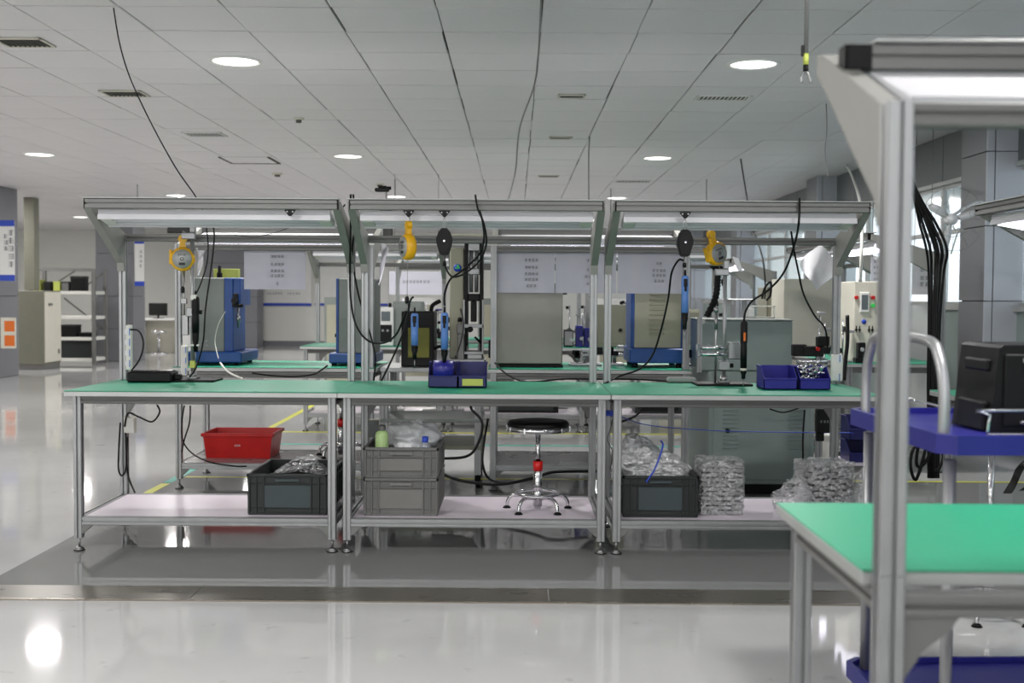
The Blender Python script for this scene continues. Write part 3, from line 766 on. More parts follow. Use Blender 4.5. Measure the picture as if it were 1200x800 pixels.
# wrapped stacks
def wrapped_stack(x, y, z, w, d, h, n, label, rz=0, seed=1):
    t = thing('wrapped_stack', label, 'package', (x,y,z), rz)
    for k in range(n):
        z0 = .004+(h-.012)*k/n; z1 = .004+(h-.012)*(k+.72)/n; j = R_.uniform(-.006,.006)
        s_ = B().box((-w/2+.012+j,-d/2+.012,z0),(w/2-.012+j,d/2-.012,z1),.002)
        for q in range(7): s_.box((-w/2+.02+(w-.04)*q/7+j,-d/2+.006,z0),(-w/2+.02+(w-.04)*(q+.5)/7+j,-d/2+.014,z1+.003))
        part(t, 'tray', s_, 'steel')
    wr_ = B(); nx, nz = 30, 34; per = []
    N = 72
    for j in range(nz+1):
        zz = (h+.006)*j/nz; pull = 1 if j < nz else .97
        for i in range(N):
            a_ = 2*PI*i/N; c_, s_ = math.cos(a_), math.sin(a_); k_ = 1/max(abs(c_), abs(s_)); k_ = min(k_, 1.3)
            nn = .011*noise.noise(Vector((c_*5, s_*5, zz*34+seed)))+.006*noise.noise(Vector((c_*16, s_*16, zz*70+seed)))
            x_ = c_*k_*w/2*pull; y_ = s_*k_*d/2*pull
            l = math.hypot(x_, y_); wr_.v.append((x_*(1+nn/l), y_*(1+nn/l), zz+.3*nn))
    for j in range(nz):
        for i in range(N):
            wr_.f.append((j*N+i, j*N+(i+1)%N, (j+1)*N+(i+1)%N, (j+1)*N+i)); wr_.sm.append(True); wr_.mi.append(0)
    wr_.v.append((0,0,h+.012)); c0 = len(wr_.v)-1
    for i in range(N): wr_.f.append((nz*N+i, nz*N+(i+1)%N, c0)); wr_.sm.append(True); wr_.mi.append(0)
    part(t, 'film', wr_, 'wrap'); return t
p0 = P(821,603,5.8); p1 = P(874,603,5.8)
wrapped_stack((p0.x+p1.x)/2, 5.94, SZ, p1.x-p0.x, .2, .275, 11, 'upright stack of metal trays in shiny film beside the black crate')
p0 = P(938,590,6.0); p1 = P(1006,590,6.0)
wrapped_stack((p0.x+p1.x)/2, 6.12, SZ, p1.x-p0.x-.04, .2, .24, 7, 'tilted stack of trays in clear film behind the foreground table', .25, 4)
p = P(930,585,6.0); single('crumpled_film', B().blob((p.x+.0, 6.0, SZ+.03), (.1,.08,.12), 34, 20, .4, 2.2, 12, flat=SZ), 'wrap', 'crumpled clear plastic film left of the right tray stack', 'film')
single('crumpled_film', B().blob((p.x+.4, 6.1, SZ+.04), (.07,.08,.16), 30, 18, .35, 2.5, 15, flat=SZ), 'wrap', 'upright crumpled clear film right of the right tray stack', 'film')
# red bin on the second row shelf
t = thing('red_tote', 'red plastic tote on the lower shelf of the second row', 'tote', ((P(279,538,7.8)).x, 7.96, SZ))
b = B(); w_, d_, h_ = .47, .36, .170
def taper(b, z0, z1, e0, e1, y_=0):
    pass
for (a_, c_) in ((0,0),):
    lo = [(-w_/2+.02,-d_/2+.02),(w_/2-.02,-d_/2+.02),(w_/2-.02,d_/2-.02),(-w_/2+.02,d_/2-.02)]
    hi = [(-w_/2,-d_/2),(w_/2,-d_/2),(w_/2,d_/2),(-w_/2,d_/2)]
    vs = [(*p_,0) for p_ in lo]+[(*p_,h_) for p_ in hi]+[(p_[0]*.97,p_[1]*.96,.006) for p_ in lo]+[(p_[0]*.975,p_[1]*.965,h_) for p_ in hi]
    fs = [(3,2,1,0)]+[(i,(i+1)%4,4+(i+1)%4,4+i) for i in range(4)]+[(8,9,10,11)]+[(8+(i+1)%4,8+i,12+i,12+(i+1)%4) for i in range(4)]+[(4+i,4+(i+1)%4,12+(i+1)%4,12+i) for i in range(4)]
    b.add(vs, fs)
part(t, 'shell', b, 'red')
r = B()
for (a_, c_) in (((-w_/2-.01,-d_/2-.01),(w_/2+.01,-d_/2)),((-w_/2-.01,d_/2),(w_/2+.01,d_/2+.01)),((-w_/2-.01,-d_/2),(-w_/2,d_/2)),((w_/2,-d_/2),(w_/2+.01,d_/2))):
    r.box((*a_, h_-.022),(*c_, h_),.003)
part(t, 'rim', r, 'red')
part(t, 'moulded_mark', glyphs(B(), -.02, h_*.48, 3, .013, -d_/2+.006).xf(Matrix.Translation((0,-.001,0))), 'label_white')

# ------------------------------------------------------------------ stools
def stool(x, y, z, label, H=.46, rz=0):
    t = thing('lab_stool', label, 'stool', (x,y,z), rz)
    part(t, 'seat', B().lathe([(.0001,H-.035),(.145,H-.035),(.158,H-.025),(.160,H-.01),(.150,H+.003),(.10,H+.008),(.0001,H+.009)], 48), 'black')
    sr = B().lathe([(.155,H-.05),(.164,H-.048),(.166,H-.036),(.164,H-.024),(.158,H-.022)], 48).lathe([(.0001,H-.05),(.155,H-.05)], 48)
    for k in range(10):
        a_ = 2*PI*(k+.3)/10; sr.box((-.005,.160,H-.05),(.005,.168,H-.022),.001)
        st = len(sr.v)-24; sr.v[st:] = [tuple(Matrix.Rotation(a_,3,'Z') @ Vector(v)) for v in sr.v[st:]]
    part(t, 'chrome_band', sr, 'chrome')
    part(t, 'piston', B().cyl((0,0,.2),(0,0,H-.045),.013,n=20).cyl((0,0,H-.06),(0,0,H-.045),.03,n=20), 'chrome')
    part(t, 'column', B().cyl((0,0,.02),(0,0,.255),.0235,n=20).cyl((0,0,.01),(0,0,.03),.017,n=16).lathe([(.026,.06),(.03,.065),(.03,.09),(.024,.1)], 20), 'chrome')
    part(t, 'red_sleeve', B().cyl((0,0,.205),(0,0,.255),.0255,n=20), 'red', label='red sleeve')
    part(t, 'ring', B().tube([(.115*math.cos(2*PI*k/20), .115*math.sin(2*PI*k/20), .085) for k in range(20)], .007, 8, 2, closed=True), 'chrome')
    for k in range(5):
        a_ = -PI/2+PI/5+2*PI*k/5; c_, s_ = math.cos(a_), math.sin(a_)
        l = part(t, 'leg', B().tube([(c_*.02,s_*.02,.062),(c_*.08,s_*.08,.072),(c_*.13,s_*.13,.07),(c_*.16,s_*.16,.045),(c_*.167,s_*.167,.01)], .0095, 10, 4), 'chrome')
        part(l, 'foot', B().cyl((c_*.168,s_*.168,0),(c_*.168,s_*.168,.01),.022,.015,n=16), 'rubber')
    return t
stool(P(630,590,5.97).x, 5.97, SZ, 'round black-seated chrome stool standing on the middle bench shelf')
stool(P(401,520,8.0).x, 7.95, SZ, 'round chrome stool on the second row shelf right of the red tote')
stool(1.90, 4.60, .001, 'chrome lab stool on the floor half hidden by the blue cart', .78)

# ------------------------------------------------------------------ machines on the second row
z = TOPZ+.003
def blue_press(x0, x1, y, label, flip=False, group=None):
    """body seen from behind: grey cover with a blue slab on one side and a blue foot"""
    t = thing('bench_press', label, 'machine', ((x0+x1)/2, y, z+.0))
    hw = (x1-x0)/2; s = -1 if flip else 1
    ft = B()
    for u in (-1,1):
        for v in (-.2,.2): ft.cyl((u*(hw-.05),v,0),(u*(hw-.05),v,.018),.018,n=12)
    part(t, 'foot', ft, 'rubber')
    part(t, 'base', B().box((-hw,-.25,.018),(hw,.25,.09),.008), 'machine_blue')
    def bx(a, c, z0, z1, y0, y1, m, nm, ch=.005):
        xa, xb = sorted((s*a, s*c)); return part(t, nm, B().box((xa,y0,z0),(xb,y1,z1),ch), m)
    bx(-hw+.05, hw-.13, .09, .585, -.19, .12, 'machine_grey', 'cover')
    bx(hw-.13, hw-.07, .09, .585, -.19, .16, 'machine_blue', 'column')
    bx(hw-.07, hw-.02, .40, .585, -.19, .1, 'machine_blue', 'head')
    g = B().cyl((s*(hw-.05),-.19,.43),(s*(hw-.05),-.25,.43),.02,n=14).cyl((s*(hw-.07),-.21,.4),(s*(hw-.0),-.21,.4),.012,n=10).box((s*(hw-.065),-.22,.44),(s*(hw-.035),-.19,.48),.003)
    part(t, 'regulator', g, 'black')
    part(t, 'piston', B().cyl((s*(hw-.045),-.15,.25),(s*(hw-.045),-.15,.4),.008,n=10).cyl((s*(hw-.045),-.15,.29),(s*(hw-.045),-.15,.33),.014,n=10), 'steel')
    part(t, 'screw', B().cyl((s*(-hw+.15),-.196,.13),(s*(-hw+.15),-.19,.13),.006,n=8).cyl((s*(-hw+.15),-.196,.16),(s*(-hw+.15),-.19,.16),.006,n=8), 'steel')
    return t
p0 = P(214,425,7.72); p1 = P(284,425,7.72)
blue_press(p0.x, p1.x, 7.95, 'grey and blue bench press behind the left tool stand')
single('status_lamp', B().lathe([(.0001,0),(.019,0),(.019,.035),(.014,.037)],16,(P(256,327,7.9).x,7.93,z+.586)).lathe([(.012,.037),(.012,.08),(.0001,.085)],16,(P(256,327,7.9).x,7.93,z+.586)), 'black', 'small black capped cylinder on top of the left press', 'lamp')
single('tape_box', B().box((P(250,300,8.0).x,8.0,z+.586),(P(279,300,8.0).x,8.06,z+.65),.003), 'lime', 'pale green box on top of the left press', 'box')
p0 = P(385,425,7.7); p1 = P(440,425,7.7)
t = thing('bench_press', 'grey press with a narrow blue edge partly hidden by the left bench posts', 'machine', ((p0.x+p1.x)/2, 7.95, z)); hw = (p1.x-p0.x)/2
part(t, 'foot', B().cyl((-hw+.03,-.2,0),(-hw+.03,-.2,.018),.018,n=12).cyl((hw-.03,-.2,0),(hw-.03,-.2,.018),.018,n=12).cyl((0,.12,0),(0,.12,.018),.018,n=12), 'rubber')
part(t, 'base', B().box((-hw,-.24,.018),(hw,.2,.085),.008), 'machine_blue')
part(t, 'column', B().box((-hw+.04,-.19,.085),(-hw+.058,.12,.585),.003), 'machine_blue')
part(t, 'cover', B().box((-hw+.058,-.19,.085),(hw-.01,.12,.585),.005), 'machine_grey')
part(t, 'valve', B().cyl((-hw+.02,-.1,.2),(-hw+.04,-.1,.2),.012,n=10), 'black')
# louvred machine
p0 = P(738,427,7.72); p1 = P(804,427,7.72)
t = thing('louvred_machine', 'beige louvred machine in a blue frame on the second row', 'machine', ((p0.x+p1.x)/2, 7.98, z)); hw = (p1.x-p0.x)/2
part(t, 'base', B().box((-hw,-.25,.03),(hw,.2,.13),.008), 'machine_blue')
part(t, 'foot', B().cyl((-hw+.04,-.2,0),(-hw+.04,-.2,.03),.02,n=12).cyl((hw-.04,-.2,0),(hw-.04,-.2,.03),.02,n=12).cyl((hw-.04,.15,0),(hw-.04,.15,.03),.02,n=12).cyl((-hw+.04,.15,0),(-hw+.04,.15,.03),.02,n=12), 'rubber')
part(t, 'frame', B().box((-hw+.01,-.2,.13),(hw-.015,.15,.62),.006), 'machine_blue')
pn = part(t, 'panel', B().box((-hw+.035,-.208,.132),(hw-.03,-.2,.61),.003), 'machine_beige')
lm = B().prism([(-.2085,0),(-.222,.003),(-.2085,.018)], 'X', -.05, .05).mesh('louvre', 'machine_beige')
for k in range(11):
    o = bpy.data.objects.new('louvre', lm); C.objects.link(o); o.parent = pn; o.location = (-.005, 0, .22+.033*k)
# steel cabinet
p0 = P(581,432,7.7); p1 = P(659,432,7.7)
t = thing('steel_cabinet', 'plain brushed steel cabinet under the paper sheets', 'cabinet', ((p0.x+p1.x)/2, 7.93, z)); hw = (p1.x-p0.x)/2
part(t, 'body', B().box((-hw,-.22,.02),(hw,.16,.56),.006), 'machine_steel')
part(t, 'back_cover', B().box((-hw+.004,-.224,.026),(hw-.004,-.2195,.55),.002), 'machine_steel')
part(t, 'base', B().box((-hw-.005,-.225,0),(hw+.005,.16,.018),.003), 'black')
part(t, 'side_connector', B().cyl((hw,-.15,.5),(hw+.03,-.15,.5),.015,n=12).cyl((-hw,-.2,.12),(-hw-.04,-.2,.12),.025,n=12).box((-hw-.05,-.22,.06),(-hw-.0,-.17,.18),.005), 'black')
# paper sheets clipped under the second row's top rail
def sheet(px0, px1, y, z0, z1, rows, label, dx=0):
    a_ = P(px0,320,y).x; c_ = P(px1,320,y).x
    t = thing('paper_sheet', label, 'sheet', ((a_+c_)/2, y, z0)); hw = (c_-a_)/2
    b = B(); n = 14
    for i in range(n+1):
        u = -hw+2*hw*i/n; k = .004*math.sin(i*.9+dx*5)
        b.v += [(u,k*1.6,0),(u,0,z1-z0),(u,k*1.6+.0008,0),(u,.0008,z1-z0)]
    for i in range(n):
        q_ = 4*i; b.f += [(q_,q_+4,q_+5,q_+1),(q_+2,q_+3,q_+7,q_+6)]; b.sm += [True]*2; b.mi += [0]*2
    part(t, 'paper', b, 'paper')
    g = B()
    for (zf, n_) in rows: glyphs(g, dx-n_*.023/2, (z1-z0)*zf*.9, n_, .020, -.008)
    part(t, 'printed_characters', g, 'ink')
    part(t, 'clip', B().box((-hw+.03,-.004,z1-z0-.02),(-hw+.05,.004,z1-z0+.004),.001).box((hw-.05,-.004,z1-z0-.02),(hw-.03,.004,z1-z0+.004),.001), 'steel')
    return t
SY = 7.614
zt = 1.59; zb = P(620,343,SY).z
sheet(575, 650, SY-.024, zb, zt, ((.78,4),(.6,4),(.44,4),(.30,4),(.14,3)), 'white paper sheet hung over the steel cabinet, five printed rows', .06)
sheet(651, 722, SY-.026, zb, zt, ((.78,3),(.55,3),(.38,4),(.2,3)), 'white paper sheet hung between the middle and right bench posts', .04)
sheet(724, 800, SY-.024, zb, zt, ((.72,2),(.54,4),(.42,4),(.28,3)), 'white paper sheet hung over the louvred machine, text at its right', .06)
sheet(286, 358, SY-.024, P(320,339,SY).z, zt, ((.82,4),(.62,4),(.45,4),(.32,4),(.12,1)), 'white paper sheet hung right of the left press, over the notice board', .02)
# black and olive case in the gap
p0 = P(471,430,7.8); p1 = P(509,430,7.8)
def trolley(x0, x1, y0, y1, zt, label):
    t = thing('equipment_trolley', label, 'trolley', ((x0+x1)/2,(y0+y1)/2,0)); hw, hd = (x1-x0)/2, (y1-y0)/2
    part(t, 'deck', B().box((-hw,-hd,zt-.03),(hw,hd,zt),.003), 'alu')
    part(t, 'lower_deck', B().box((-hw,-hd,.26),(hw,hd,.285),.003), 'cab_olive')
    part(t, 'lower_deck', B().box((-hw,-hd,.44),(hw,hd,.46),.003), 'machine_grey')
    for sx in (-1,1):
        for sy in (-1,1):
            x_, y_ = sx*(hw-.03), sy*(hd-.03)
            l = part(t, 'leg', B().prof((x_,y_,.09),(x_,y_,zt-.03),.045), 'alu')
            part(l, 'caster', B().cyl((x_-.015,y_+.02,.035),(x_+.015,y_+.02,.035),.0345,n=18).box((x_-.02,y_-.02,.05),(x_+.02,y_+.03,.09),.004), 'rubber')
    return t
trolley(P(447,430,7.7).x, P(566,430,7.7).x, 7.62, 8.2, .80, 'low aluminium equipment trolley with casters in the gap of the second row')
t = thing('tool_case', 'black framed case with an olive front left of the blue bins', 'machine', ((p0.x+p1.x)/2, 7.9, .801)); hw = (p1.x-p0.x)/2
part(t, 'body', B().box((-hw,-.15,.0),(hw,.15,.37),.006), 'black')
part(t, 'front_panel', B().box((-hw+.045,-.156,.06),(hw-.03,-.149,.26),.003), 'olive')
part(t, 'hose', B().tube([(hw,-.1,.12),(hw+.05,-.12,.13),(hw+.07,-.12,.05),(hw+.07,-.12,-.0)],.011,8).tube([(hw-.03,.0,.37),(hw-.02,0,.41),(hw+.03,.02,.44)],.014,8), 'rubber')
# vertical servo press
px = P(547,430,7.75).x
t = thing('servo_press', 'tall narrow press with black uprights behind the blue bins', 'machine', (px, 7.92, .801))
part(t, 'base', B().box((-.13,-.15,0),(.12,.15,.05),.004), 'alu')
part(t, 'side_cover', B().box((-.125,-.02,.05),(-.03,.16,.80),.005), 'machine_beige')
part(t, 'emblem', B().lathe([(.0001,-.006),(.026,-.006),(.027,0)],28,(-.072,-.021,.665),'Y'), 'label_blue')
part(t, 'emblem_dot', B().lathe([(.0001,-.0),(.009,-.0)],16,(-.07,-.0282,.678),'Y').box((-.09,-.0285,.66),(-.055,-.0278,.668)), 'led_green')
for s_ in (-1,1): part(t, 'upright', B().box((.04+s_*.052-.012,-.08,.05),(.04+s_*.052+.012,.1,.84),.003), 'black')
part(t, 'cylinder', B().cyl((.022,-.04,.5),(.022,-.04,.8),.014,n=16).cyl((.058,-.04,.5),(.058,-.04,.8),.014,n=16).box((-.0,-.07,.62),(.08,-.01,.66),.004).box((.0,-.07,.78),(.08,-.0,.84),.004), 'alu')
part(t, 'ram', B().box((-.0,-.07,.44),(.08,0,.49),.004).box((.02,-.065,.3),(.06,-.005,.44),.004), 'black')
part(t, 'top_cover', B().box((-.14,-.1,.84),(.13,.16,.89),.006), 'machine_beige')
part(t, 'light_strip', B().box((-.07,-.104,.832),(.1,-.1,.845)), 'led_green')
part(t, 'frame', B().box((-.03,-.1,.26),(.11,-.085,.285),.002).box((-.03,-.1,.08),(.11,-.085,.1),.002).box((-.03,-.1,.1),(-.018,-.085,.45),.002).box((.098,-.1,.1),(.11,-.085,.45),.002), 'alu')
part(t, 'clamp', B().box((-.07,-.12,.22),(-.03,-.08,.29),.004).box((-.065,-.12,.0),(-.02,-.08,.22),.004), 'alu_dark')
part(t, 'valve', B().cyl((.02,-.1,.25),(.02,-.14,.25),.02,n=12).cyl((-.05,-.1,.3),(-.05,-.1,.33),.016,n=12).cyl((.05,-.11,.2),(.09,-.11,.16),.008,n=8), 'black')
part(t, 'fixture', B().box((-.0,-.1,.05),(.1,.05,.08),.003).cyl((.0,-.08,.08),(.0,-.08,.14),.009,n=10).cyl((.08,-.08,.08),(.08,-.08,.15),.009,n=10), 'steel')
# floor cabinet and the box on it
x0, x1 = P(830,520,7.45).x, P(954,520,7.45).x
t = thing('floor_cabinet', 'pale green-grey floor cabinet with two columns of louvres under the right bench', 'cabinet', ((x0+x1)/2, 7.9, 0)); hw = (x1-x0)/2
part(t, 'plinth', B().box((-hw+.02,-.42,0),(hw-.02,.4,.07),.003), 'black')
bd = part(t, 'body', B().box((-hw,-.45,.07),(hw,.42,.80),.006), 'cab_green')
dr = part(t, 'back_panel', B().box((-hw+.03,-.458,.1),(hw-.03,-.45,.79),.003), 'cab_green')
lm = B().prism([(-.4585,0),(-.465,.003),(-.4585,.009)], 'X', -.05, .05).mesh('louvre', 'cab_green')
for xx in (-.20, .22):
    for k in range(17):
        o = bpy.data.objects.new('louvre', lm); C.objects.link(o); o.parent = dr; o.location = (xx, 0, .3+.027*k)
part(t, 'knob', B().cyl((-hw+.12,-.46,.42),(-hw+.12,-.48,.42),.014,n=12), 'black')
x0, x1 = P(822,440,7.5).x, P(928,440,7.5).x
t = thing('grey_box', 'plain grey-green housing on top of the floor cabinet', 'cabinet', ((x0+x1)/2, 7.8, .802)); hw = (x1-x0)/2
part(t, 'body', B().box((-hw,-.3,0),(hw,.2,.325),.006), 'cab_green')
part(t, 'lid', B().box((-hw-.004,-.304,.325),(hw+.004,.204,.335),.003), 'machine_grey')
part(t, 'corner_cap', B().box((-hw-.008,-.305,.30),(-hw+.02,-.25,.34),.003), 'white_plastic')
x0 = P(894,373,7.7).x
t = thing('small_monitor_stand', 'white framed unit standing on the grey housing', 'machine', (P(890,373,7.8).x, 7.75, 1.138))
part(t, 'frame', B().box((-.1,-.01,0),(.09,.01,.012),.002).box((-.1,-.01,.0),(-.092,.01,.085)).box((.082,-.01,.0),(.09,.01,.085)).box((-.1,-.01,.078),(.09,.01,.085),.001), 'white_plastic')
part(t, 'screen', B().box((-.09,-.004,.014),(-.045,.002,.075),.002), 'label_white')
t = thing('inclined_shelf', 'small grey shelf plate behind the right bench under the arm', 'shelf', P(866,352,8.4))
part(t, 'plate', B().box((-.1,-.1,0),(.09,.12,.012),.003).box((-.07,-.1,-.03),(-.06,.1,0)), 'alu')
part(t, 'post', B().prof((.05,.05,-.43),(.05,.05,0),.03), 'alu')

# small things on the tables of the front row
t = thing('power_adapter', 'flat black power adapter on the left bench', 'adapter', (P(181,446,6.25).x, 6.22, TOPZ+.0045))
part(t, 'body', B().box((-.12,-.07,0),(.12,.07,.055),.008), 'black')
part(t, 'ridge', B().box((-.1,-.05,.055),(.11,.05,.061),.003), 'black_gloss')
part(t, 'plug', B().box((.12,-.02,.012),(.155,.02,.04),.004), 'black')
def power_strip(x, y, z0, z1, label, n=4, w_=.042):
    t = thing('power_strip', label, 'power strip', (x,y,z0)); h = z1-z0
    part(t, 'body', B().box((-w_/2,-.032,0),(w_/2,0,h),.005), 'white_plastic')
    for k in range(n):
        zc = h*(.15+.7*k/(n-1))
        part(t, 'socket', B().box((-.012,-.0335,zc-.014),(.004,-.032,zc+.014),.001), 'paper_white'); part(t, 'marking', B().box((.009,-.0332,zc-.02),(.015,-.032,zc+.02),.001), 'blue_tool')
    return t
pa = P(151,432,6.47); pb = P(151,380,6.47)
power_strip(P(149,400,6.35).x, 6.385, pa.z, pb.z, 'white power strip fixed to the far left bench post')
pa = P(214,440,7.5); pb = P(214,405,7.5); power_strip(pa.x, 7.56, pa.z, pb.z, 'white power strip on the second row post behind the left tool stand', 3)
pa = P(979,446,6.35); pb = P(979,415,6.35); power_strip(pa.x, 6.345, pa.z, pb.z, 'white power box at the foot of the right bench post', 2, .06)
t = thing('plug_box', 'grey junction box tied under the far left bench', 'box', (P(151,509,6.33).x+.01, 6.345, P(151,507,6.33).z))
part(t, 'body', B().box((-.03,-.04,0),(.03,0,.09),.005), 'cream'); part(t, 'lid', B().box((-.026,-.043,.004),(.026,-.04,.086),.002), 'white_plastic')
t = thing('controller_box', 'low grey controller lying at the back of the right bench', 'adapter', (P(796,442,6.45).x, 6.4, TOPZ+.0045))
part(t, 'body', B().box((-.075,-.04,0),(.085,.04,.028),.009), 'machine_grey'); part(t, 'screw', B().cyl((.06,0,.0281),(.06,0,.031),.006,n=10), 'steel')
t = thing('wall_controller', 'small olive control box behind the middle bench post', 'box', (P(432,510,6.6).x+.03, 6.55, P(432,512,6.55).z))
part(t, 'body', B().box((-.035,-.02,0),(.035,.02,.1),.004), 'cab_olive'); part(t, 'cover', B().box((-.03,-.023,.005),(.03,-.02,.095),.002), 'machine_grey')
# valve block behind right end of right bench
p = P(950,425,7.0)
t = thing('gauge_stand', 'black test gauges on a stand at the right end of the front row', 'gauge', (P(955,432,6.9).x, 6.9, .0))
part(t, 'upright', B().prof((.03,0,.0),(.03,0,.93),.035), 'alu')
part(t, 'gauge', B().box((-.08,-.05,.93),(.04,.03,.99),.005).box((.0,-.06,.99),(.07,.0,1.05),.005).box((-.14,-.04,.93),(-.06,.02,1.0),.004), 'black')
part(t, 'fitting', B().cyl((-.12,-.05,.9),(.06,-.05,.9),.018,n=12).cyl((.0,-.06,.86),(.0,-.06,.93),.014,n=12).box((-.1,-.05,.87),(.02,.02,.9),.003), 'chrome')
part(t, 'red_button', B().cyl((.0,-.07,.975),(.0,-.05,.975),.012,n=12), 'red')
# ------------------------------------------------------------------ third row goods
z = TOPZ+.003
def boxy(name, label, cat, px0, px1, y, z0, h, d, m, extra=None):
    x0, x1 = P(px0,400,y).x, P(px1,400,y).x
    t = thing(name, label, cat, ((x0+x1)/2, y+d/2, z0)); hw = (x1-x0)/2
    part(t, 'body', B().box((-hw,-d/2,0),(hw,d/2,h),.006), m)
    if extra: extra(t, hw, d, h)
    return t
def e_panel(col, knob='black'):
    def f(t, hw, d, h):
        part(t, 'panel', B().box((-hw*.85,-d/2-.004,h*.08),(hw*.85,-d/2,h*.92),.002), col)
        part(t, 'knob', B().cyl((hw*.6,-d/2-.02,h*.4),(hw*.6,-d/2-.004,h*.4),.018,n=12), knob)
    return f
boxy('control_cabinet', 'olive-grey control cabinet on the third row right of the posts', 'cabinet', 698, 734, 11.0, z, .40, .35, 'cab_olive', e_panel('cab_olive'))
boxy('control_cabinet', 'grey cabinet on the third row behind the edge-on balancer', 'cabinet', 460, 494, 11.0, z, .42, .35, 'machine_grey', e_panel('machine_grey'))
def e_dev(t, hw, d, h):
    part(t, 'front_panel', B().box((-hw*.8,-d/2-.01,h*.1),(hw*.8,-d/2,h*.55),.003), 'black')
    part(t, 'button', B().cyl((-hw*.3,-d/2-.016,h*.4),(-hw*.3,-d/2-.01,h*.4),.012,n=10).cyl((hw*.3,-d/2-.016,h*.4),(hw*.3,-d/2-.01,h*.4),.012,n=10), 'steel')
    part(t, 'display', B().box((-hw*.5,-d/2-.006,h*.65),(hw*.6,-d/2,h*.9),.002), 'mesh_screen')
boxy('test_device', 'white test device with a black front on the third row', 'machine', 442, 461, 10.95, z, .36, .3, 'white', e_dev)
boxy('test_device', 'beige rounded device right of the louvred machine', 'machine', 806, 820, 10.95, z, .36, .3, 'machine_beige', e_panel('cab_olive'))
for k, (pa, pb, h_, m_, lab) in enumerate(((661,672,.16,'black','black instrument right of the steel cabinet on the third row'),(675,683,.2,'bin_blue','small blue bin pair member nearest the steel cabinet, third row'),(685,692,.18,'bin_blue','small blue bin beside the other one, third row'),(735,745,.14,'black','black instrument left of the louvred machine, third row'))):
    boxy('instrument' if m_ == 'black' else 'small_bin', lab, 'instrument' if m_ == 'black' else 'bin', pa, pb, 10.95, z, h_, .2, m_, e_panel('steel' if m_ == 'black' else 'bin_blue_dark', 'chrome'))
# small tooling assemblies on the third and second rows
def fixture(px, y, z0, h, label, seed, w_=.16, blue=False):
    r = random.Random(seed); x = P(px,400,y).x
    t = thing('tooling_fixture', label, 'fixture', (x,y,z0))
    part(t, 'base_plate', B().box((-w_/2,-.08,0),(w_/2,.08,.015),.003), 'steel')
    for k in range(4):
        u = r.uniform(-w_/2+.02, w_/2-.02); v = r.uniform(-.05,.05); part(t, 'pin', B().cyl((u,v,.015),(u,v,h*r.uniform(.5,1)),.007,n=8), 'chrome')
    for k in range(4):
        u = r.uniform(-w_/2, w_/2-.04); q = r.uniform(.05,h*.8); part(t, 'valve_block', B().box((u,-.07,q),(u+r.uniform(.03,.06),-.02,q+r.uniform(.03,.06)),.003), 'black')
    for k in range(3):
        u = r.uniform(-w_/2, w_/2-.04); q = r.uniform(.05,h); part(t, 'bracket', B().box((u,-.05,q),(u+r.uniform(.04,.08),.04,q+.02),.003), 'bin_blue' if blue else 'alu')
    return t
fixture(752, 10.95, z, .36, 'bright metal tooling fixture between grey cabinet and louvred machine', 3)
fixture(676, 11.3, z, .40, 'metal tooling fixture behind the small blue bins', 5, .2)
fixture(420, 11.0, z, .35, 'tooling fixture behind the second grey and blue press', 8, .25)
fixture(522, 11.0, z, .34, 'tooling fixture seen left of the servo press', 9, .25)
fixture(834, 11.0, z, .38, 'tooling fixture behind the rounded beige device', 10, .2)
fixture(686, 8.0, z, .10, 'low metal jig on the second row right of the steel cabinet', 11, .22)
fixture(720, 8.05, z, .12, 'low metal jig on the second row left of the louvred machine', 12, .12)
fixture(815, 8.0, z, .1, 'low metal jig right of the louvred machine', 13, .1, True)
fixture(596, 11.2, SZ, .3, 'dark unit on the third row shelf below the middle bench', 14, .5)
boxy('storage_box', 'black box on the third row shelf behind the stool', 'box', 575, 655, 11.0, SZ, .28, .3, 'black', e_panel('crate_dark','steel'))
boxy('storage_box', 'black box on the third row shelf behind the bubble wrap', 'box', 745, 800, 11.0, SZ, .26, .3, 'crate_dark', e_panel('black','steel'))
boxy('storage_box', 'white box on the third row shelf behind the left crate', 'box', 368, 398, 11.0, SZ, .25, .3, 'white_plastic', e_panel('white','steel'))
for k, (px_, y_, z_, h_, w_, bl_, lab_) in enumerate(((430,12.9,z,.5,.3,False,'wide tooling rack of the fourth row seen between the left bench posts'),(470,12.9,z,.52,.3,False,'wide tooling rack of the fourth row under the pale banner'),(505,12.9,z,.48,.25,True,'blue and metal tooling rack of the fourth row left of the servo press'),(655,12.9,z,.5,.3,False,'tall tooling rack of the fourth row just right of the steel cabinet'),(690,12.8,z,.5,.25,True,'blue and metal tooling rack of the fourth row behind the olive-grey cabinet'),(722,12.9,z,.52,.3,False,'tall tooling rack of the fourth row between olive-grey cabinet and louvred machine'),(826,12.4,z,.5,.3,False,'tooling rack seen over the grey housing behind the corrugated hose'),(648,11.5,SZ,.3,.3,False,'tooling on the third row shelf right of the stool'),(520,11.2,SZ,.3,.4,False,'tooling on the third row shelf left of the stool'),(450,11.2,SZ,.28,.4,False,'tooling on the third row shelf above the grey crates'))):
    if y_ > 12 and px_ != 826: y_ = 13.0
    if px_ == 826: y_ = 13.0
    fixture(px_, y_, z_, h_, lab_, 40+k, w_, bl_)
